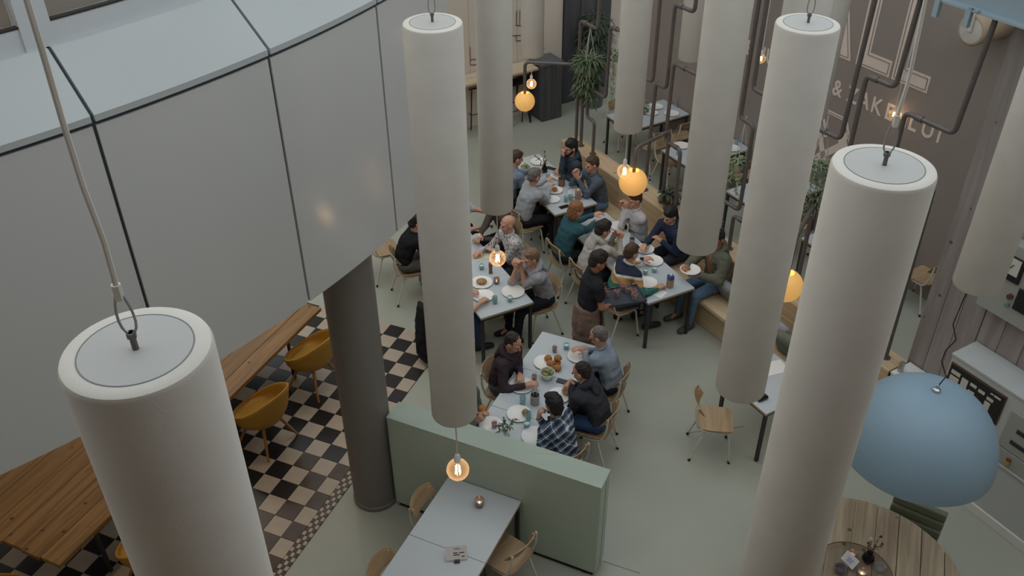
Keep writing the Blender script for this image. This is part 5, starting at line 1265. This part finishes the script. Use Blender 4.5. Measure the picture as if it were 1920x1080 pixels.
# ---- middle bench table
c = plate(1209, 467, 'white plate under the hand of the navy hoodie'); bun(V((c.x - .02, c.y, TZ + .015)), .04, 'half roll on the plate of the navy hoodie')
plate(1224, 489, 'white plate right of the striped sweater', .135); plate(1214, 530, 'white plate beside the napkin and milk carton'); plate(1160, 424, 'white plate with flower petals near the white shirt')
bowl(1154, 462, 'white bowl of green fruit before the cream hoodie', fruit=5, seed=6)
candle_cup(1210, 510, 'pale blue candle glass left one beside the striped sweater'); candle_cup(1227, 506, 'pale blue candle glass right one on the middle bench table')
carton(1257, 526, 'blue and brown milk carton at the table corner', h=.2)
o = obj('napkin', MB().box((0, 0, .002), (.16, .12, .003)), M_PLATE, None, loc=tuple(at(1238, 551, TZ)), rotz=.9); tag(o, 'white paper napkin at the near edge of the bench table', 'napkin')
vase(1172, 425, 'small dark flower vase before the white shirt', h=.09, r=.03, hh=.14, seed=8)
can(1185, 452, 'small steel can behind the striped sweater', h=.09, r=.035)
hp2 = at(1294, 507, .87); t = obj('plate', MB().lathe([(0, .004), (.08, .004), (.125, .02), (.13, .02), (.08, 0), (0, 0)], 32), M_PLATE, None, True, loc=tuple(hp2)); tag(t, 'white plate held by the person in the olive parka', 'plate', 'white plates')
bun(hp2 + V((-.04, .02, .012)), .035, 'piece of bread on the plate held by the olive parka')
# ---- far bench table
plate(1009, 303, 'white plate at the far end of the far bench table'); plate(1047, 331, 'white plate in front of the bearded navy jacket'); c = plate(1040, 357, 'white plate with a roll before the light grey sweater', .12)
bun(V((c.x, c.y, TZ + .015)), .045, 'roll on the plate before the light grey sweater'); plate(1036, 374, 'white plate at the elbow of the light grey sweater', .11); plate(1080, 362, 'white plate in front of the slate sweater')
bowl(985, 317, 'white bowl of green fruit beside the far felt tube', fruit=4, seed=9); vase(1021, 316, 'dark bottle vase with wild flowers on the far bench table', h=.14, r=.042, seed=12, spread=.2, hh=.22)
phone(1058, 388, .5, 'black phone at the near corner of the far bench table'); phone(1033, 316, 2.6, 'black phone beside the dark flower vase')
can(1053, 341, 'copper coloured cutlery can on the far bench table', m_=mat('copper_can', (150, 112, 96), .35, metal=.5)); carton(1084, 364, 'blue carton in front of the slate sweater', h=.17, c1=(96, 140, 176), c2=(150, 130, 120))
glass_cup(1061, 374, 'glass of juice left of the blue carton', fill=mat('juice', (150, 148, 120), .5)); glass_cup(1070, 371, 'glass of juice touching the blue carton', fill=mat('juice', (150, 148, 120), .5)); glass_cup(1027, 333, 'glass of juice beside the grey haired person', fill=mat('juice', (150, 148, 120), .5))
c = at(1083, 322, 1.06); bun(c, .045, 'sandwich held by the slate sweater', mat('brown_crust', (140, 92, 56), .8)); c = at(1058, 286, 1.17); bun(c, .03, 'bite of bread held by the bearded person')
# ---- left table
c = plate(903, 530, 'white plate of pasta beside the long felt tube', .14)
o = obj('pasta_heap', MB().hull([(V((0, 0, .02)), (.07, .06, .028), None)]), mat('pasta', (170, 130, 84), .7, var=.4, scale=40, bump=.8, bscale=70), None, 'all', loc=(c.x, c.y, TZ + .014)); tag(o, 'heap of pasta on the plate beside the long felt tube', 'food')
plate(906, 555, 'empty white plate by the bare forearm', .135); plate(962, 547, 'empty white plate in front of the grey hoodie', .145)
def tealight(px, py, label, m_=None, z=TZ, r=.042, h=.075):
    t = glass_cup(px, py, label, m_ or M_SMOKE, h, r, M_MILKCUP, .35, cat='candle', group='burning tea light glasses', z=z)
    obj('flame', MB().lathe([(0, h * .36), (.008, h * .44), (.006, h * .55), (0, h * .72)], 10), M_CANDLE, t, 'all')
tealight(931, 527, 'burning tea light in smoked glass under the globe bulb')
glass_cup(928, 563, 'pale blue glass with green drops at the near edge of the left table', h=.1, fill=M_APPLE, fh=.2); candle_cup(956, 561, 'pale blue candle glass before the grey hoodie'); candle_cup(903, 501, 'pale blue candle glass beside the floral shirt')
o = obj('pepper_mill', MB().lathe([(0, 0), (.026, 0), (.022, .06), (.026, .12), (.022, .16), (0, .165)], 16), mat('mill_brown', (120, 92, 72), .5), None, True, loc=tuple(at(920, 512, TZ))); tag(o, 'brown wooden mill behind the globe bulb', 'mill')
o = obj('menu_sheet', MB().box((0, 0, .002), (.30, .21, .003)), mat('cream_paper', (206, 196, 176), .7), None, loc=tuple(at(905, 478, TZ)), rotz=.5); tag(o, 'cream paper sheet before the floral shirt', 'paper')
c = at(894, 446, .86); t = thing('coffee_cup', 'white cup held by the person in brown sweater', 'cup', tuple(c)); obj('cup', MB().lathe([(0, -.04), (.03, -.04), (.045, .04), (.04, .04), (.026, -.032), (0, -.032)], 20), M_PLATE, t, True); obj('handle', MB().tube([(.04, 0, .02), (.065, 0, .015), (.06, 0, -.02), (.035, 0, -.02)], .005, 6), M_PLATE, t, True)
# ---- waiter's tray
tc_ = at(1166, 556, 1.09); ang = .25
o = obj('serving_tray', MB().box((0, 0, 0), (.50, .34, .012), bev=.003).box((0, .165, .012), (.5, .012, .02)).box((0, -.165, .012), (.5, .012, .02)).box((.245, 0, .012), (.012, .33, .02)).box((-.245, 0, .012), (.012, .33, .02)), mat('tray_dark', (62, 64, 72), .6), None, loc=tuple(tc_), rotz=ang); tag(o, 'dark serving tray held by the waiter', 'tray')
for i, (px, py, l_) in enumerate(((1137, 549, 'nearest the waiter'), (1156, 550, 'second from the waiter'), (1168, 539, 'in the back row left'), (1178, 544, 'in the back row right'), (1188, 549, 'at the far rim'), (1190, 556, 'at the front far corner'))):
    c = at(px, py, 1.14); d = Matrix.Rotation(-ang, 3, 'Z') @ V((c.x - tc_.x, c.y - tc_.y, 0)); d.x = max(-.21, min(.21, d.x)); d.y = max(-.13, min(.13, d.y)); d = Matrix.Rotation(ang, 3, 'Z') @ d
    glass_cup(0, 0, 'glass of tomato red drink on the tray ' + l_, M_CLEAR, .085, .034, M_RED, .8, z=tc_.z + .007, group='tomato drinks', loc=(tc_.x + d.x, tc_.y + d.y, 0))
# ---- back tables
plate(1230, 200, 'white plate stacked at the back of the first back table'); plate(1222, 212, 'white plate with pot at the first back table', .11); plate(1259, 213, 'white plate at the near side of the first back table', .13)
plate(1277, 273, 'white plate on the second back table behind the pipe', .13); plate(1372, 278, 'white plate on the second back table beside the hanging plant', .13)
glass_cup(1268, 192, 'clear carafe on the first back table', M_CLEAR, .14, .035); glass_cup(1272, 286, 'blue glass at the second back table edge'); glass_cup(1380, 268, 'blue glass behind the plate on the second back table')
# ---- small table on the right
o = obj('sunglasses_case', MB().hull([(V((x, y, .02)), (.02, .02, .02), None) for x in (-.05, .05) for y in (-.02, .02)]), M_PHONE, None, 'all', loc=tuple(at(1428, 748, TZ)), rotz=.5); tag(o, 'black sunglasses case on the table beside the felt tube', 'case')
o = obj('paper_sheet', MB().box((0, 0, .0015), (.3, .21, .002)), M_PLATE, None, loc=tuple(at(1450, 690, TZ)), rotz=.3); tag(o, 'white printed sheet on the table between the felt tubes', 'paper')
# ---- foreground tables
tealight(899, 943, 'burning tea light in smoked glass on the empty table', h=.085, r=.046)
cc = at(857, 1054, TZ); t = thing('reservation_card', 'small white reservation card in a dark block stand', 'card', (cc.x, cc.y, TZ), math.radians(6))
obj('stand', MB().box((0, 0, .014), (.05, .03, .028), bev=.002), mat('stand_dark', (70, 58, 60), .6), t)
cdm = Matrix.Rotation(math.radians(-35), 3, 'X')
card = obj('card', MB().box(cdm @ V((.0, 0, .072)) + V((0, 0, .016)), (.19, .0015, .125), cdm), mat('card_white', (206, 202, 198), .7), t)
def card_text(txt, x, z, s):
    cu = bpy.data.curves.new('card_text', 'FONT'); cu.body = txt; cu.size = s; cu.extrude = .0004
    o = bpy.data.objects.new('card_text', cu); COL.objects.link(o); dg = bpy.context.evaluated_depsgraph_get(); me = bpy.data.meshes.new_from_object(o.evaluated_get(dg)); bpy.data.objects.remove(o); bpy.data.curves.remove(cu)
    for v_ in me.vertices: v_.co = cdm @ V((x + v_.co.x, -.0014 - v_.co.z, .072 + z + v_.co.y)) + V((0, 0, .016))
    link('card_text', me, M_INK, card)
card_text('HALL', -.02, .03, .024)
for x, z, w_ in ((-.015, .0, .04), (.04, .0, .045), (-.013, -.018, .055), (.06, -.034, .025)):
    obj('printed_line', MB().box(cdm @ V((x + w_ / 2 - .015, -.0016, .072 + z)) + V((0, 0, .016)), (w_, .0006, .008), cdm), M_INK, card)
# ---- round table
tray_c = at(1600, 1075, TZ + .02)
t = thing('glass_tray', 'large round clear glass tray on the scaffold board table', 'tray', (tray_c.x, tray_c.y, .741)); Rg = .33
obj('dish', MB().lathe([(0, .0), (Rg * .93, .0), (Rg, .03), (Rg * .985, .034), (Rg * .92, .006), (0, .006)], 56), glass('tray_glass', (225, 220, 210), .03, .05, 0, .25), t, True)
obj('rim', MB().tube([(Rg * math.cos(a), Rg * math.sin(a), .032) for a in [2 * math.pi * k / 56 for k in range(56)]], .005, 6, closed=True), mat('rim_brown', (110, 92, 74), .4), t, True)
TR = .749
def on_tray(px, py, h=.05): c = at(px, py, TR + h); return c
c = on_tray(1628, 1046); vs_ = thing('flower_vase', 'round black glass vase with dried flowers on the glass tray', 'vase', (c.x, c.y, TR))
obj('vase', MB().lathe([(0, 0), (.03, 0), (.055, .045), (.045, .09), (.02, .115), (.024, .13), (.018, .13), (.014, .11), (0, .1)], 24), mat('black_glass', (16, 16, 18), .08), vs_, True)
rr = random.Random(4)
for i, (dx_, dy_, dz_) in enumerate(((.0, .05, .24), (.09, .07, .25), (.1, .03, .2), (.03, .01, .2), (-.02, .04, .2))):
    tip = V((dx_, dy_, dz_)); mb = MB().tube([(0, 0, .11), tip * .6 + V((0, 0, .05)), tip], .0022, 5)
    for k in range(6): leaf(mb, V((0, 0, .11)).lerp(tip, rr.uniform(.5, 1)), rv(rr), .025, .01, .2)
    s_ = obj('sprig', mb, mat('dry_brown', (96, 66, 50), .8), vs_)
    obj('blossom', MB().hull([(tip, (.02 if i == 0 else .012,) * 3, None)]), mat('blossom_cream', (200, 190, 178), .8) if i == 0 else mat('dry_brown', (96, 66, 50), .8), s_, 'all')
for px, py, l_ in ((1596, 1040, 'behind the tent card'), (1616, 1075, 'below the black vase')): tealight(px, py, 'burning tea light on the glass tray ' + l_, M_SMOKE, TR, .045, .06)
glass_cup(1650, 1065, 'clear ribbed glass right of the black vase', M_CLEAR, .06, .045, z=TR); glass_cup(1575, 1068, 'clear glass bowl left of the tent card', M_SMOKE, .06, .05, z=TR)
c = on_tray(1588, 1055, .05); t = thing('tent_card', 'white tent card with blue handwriting on the glass tray', 'card', (c.x, c.y, TR + .03), math.radians(-62))
Rt = Matrix.Rotation(math.radians(-40), 3, 'X'); cd2 = obj('card', MB().box(Rt @ V((0, 0, .05)), (.14, .0015, .10), Rt), mat('card_white', (206, 202, 198), .7), t)
obj('stand', MB().box((0, 0, -.008), (.05, .03, .04)), M_CLEAR, t)
M_BLUEINK = mat('blue_ink', (80, 100, 170), .6)
for x, z, w_ in ((-.03, .06, .07), (-.02, .045, .05), (-.03, .03, .06)): obj('handwriting', MB().box(Rt @ V((x + w_ / 2, -.0015, z)), (w_, .0006, .006), Rt), M_BLUEINK, cd2)
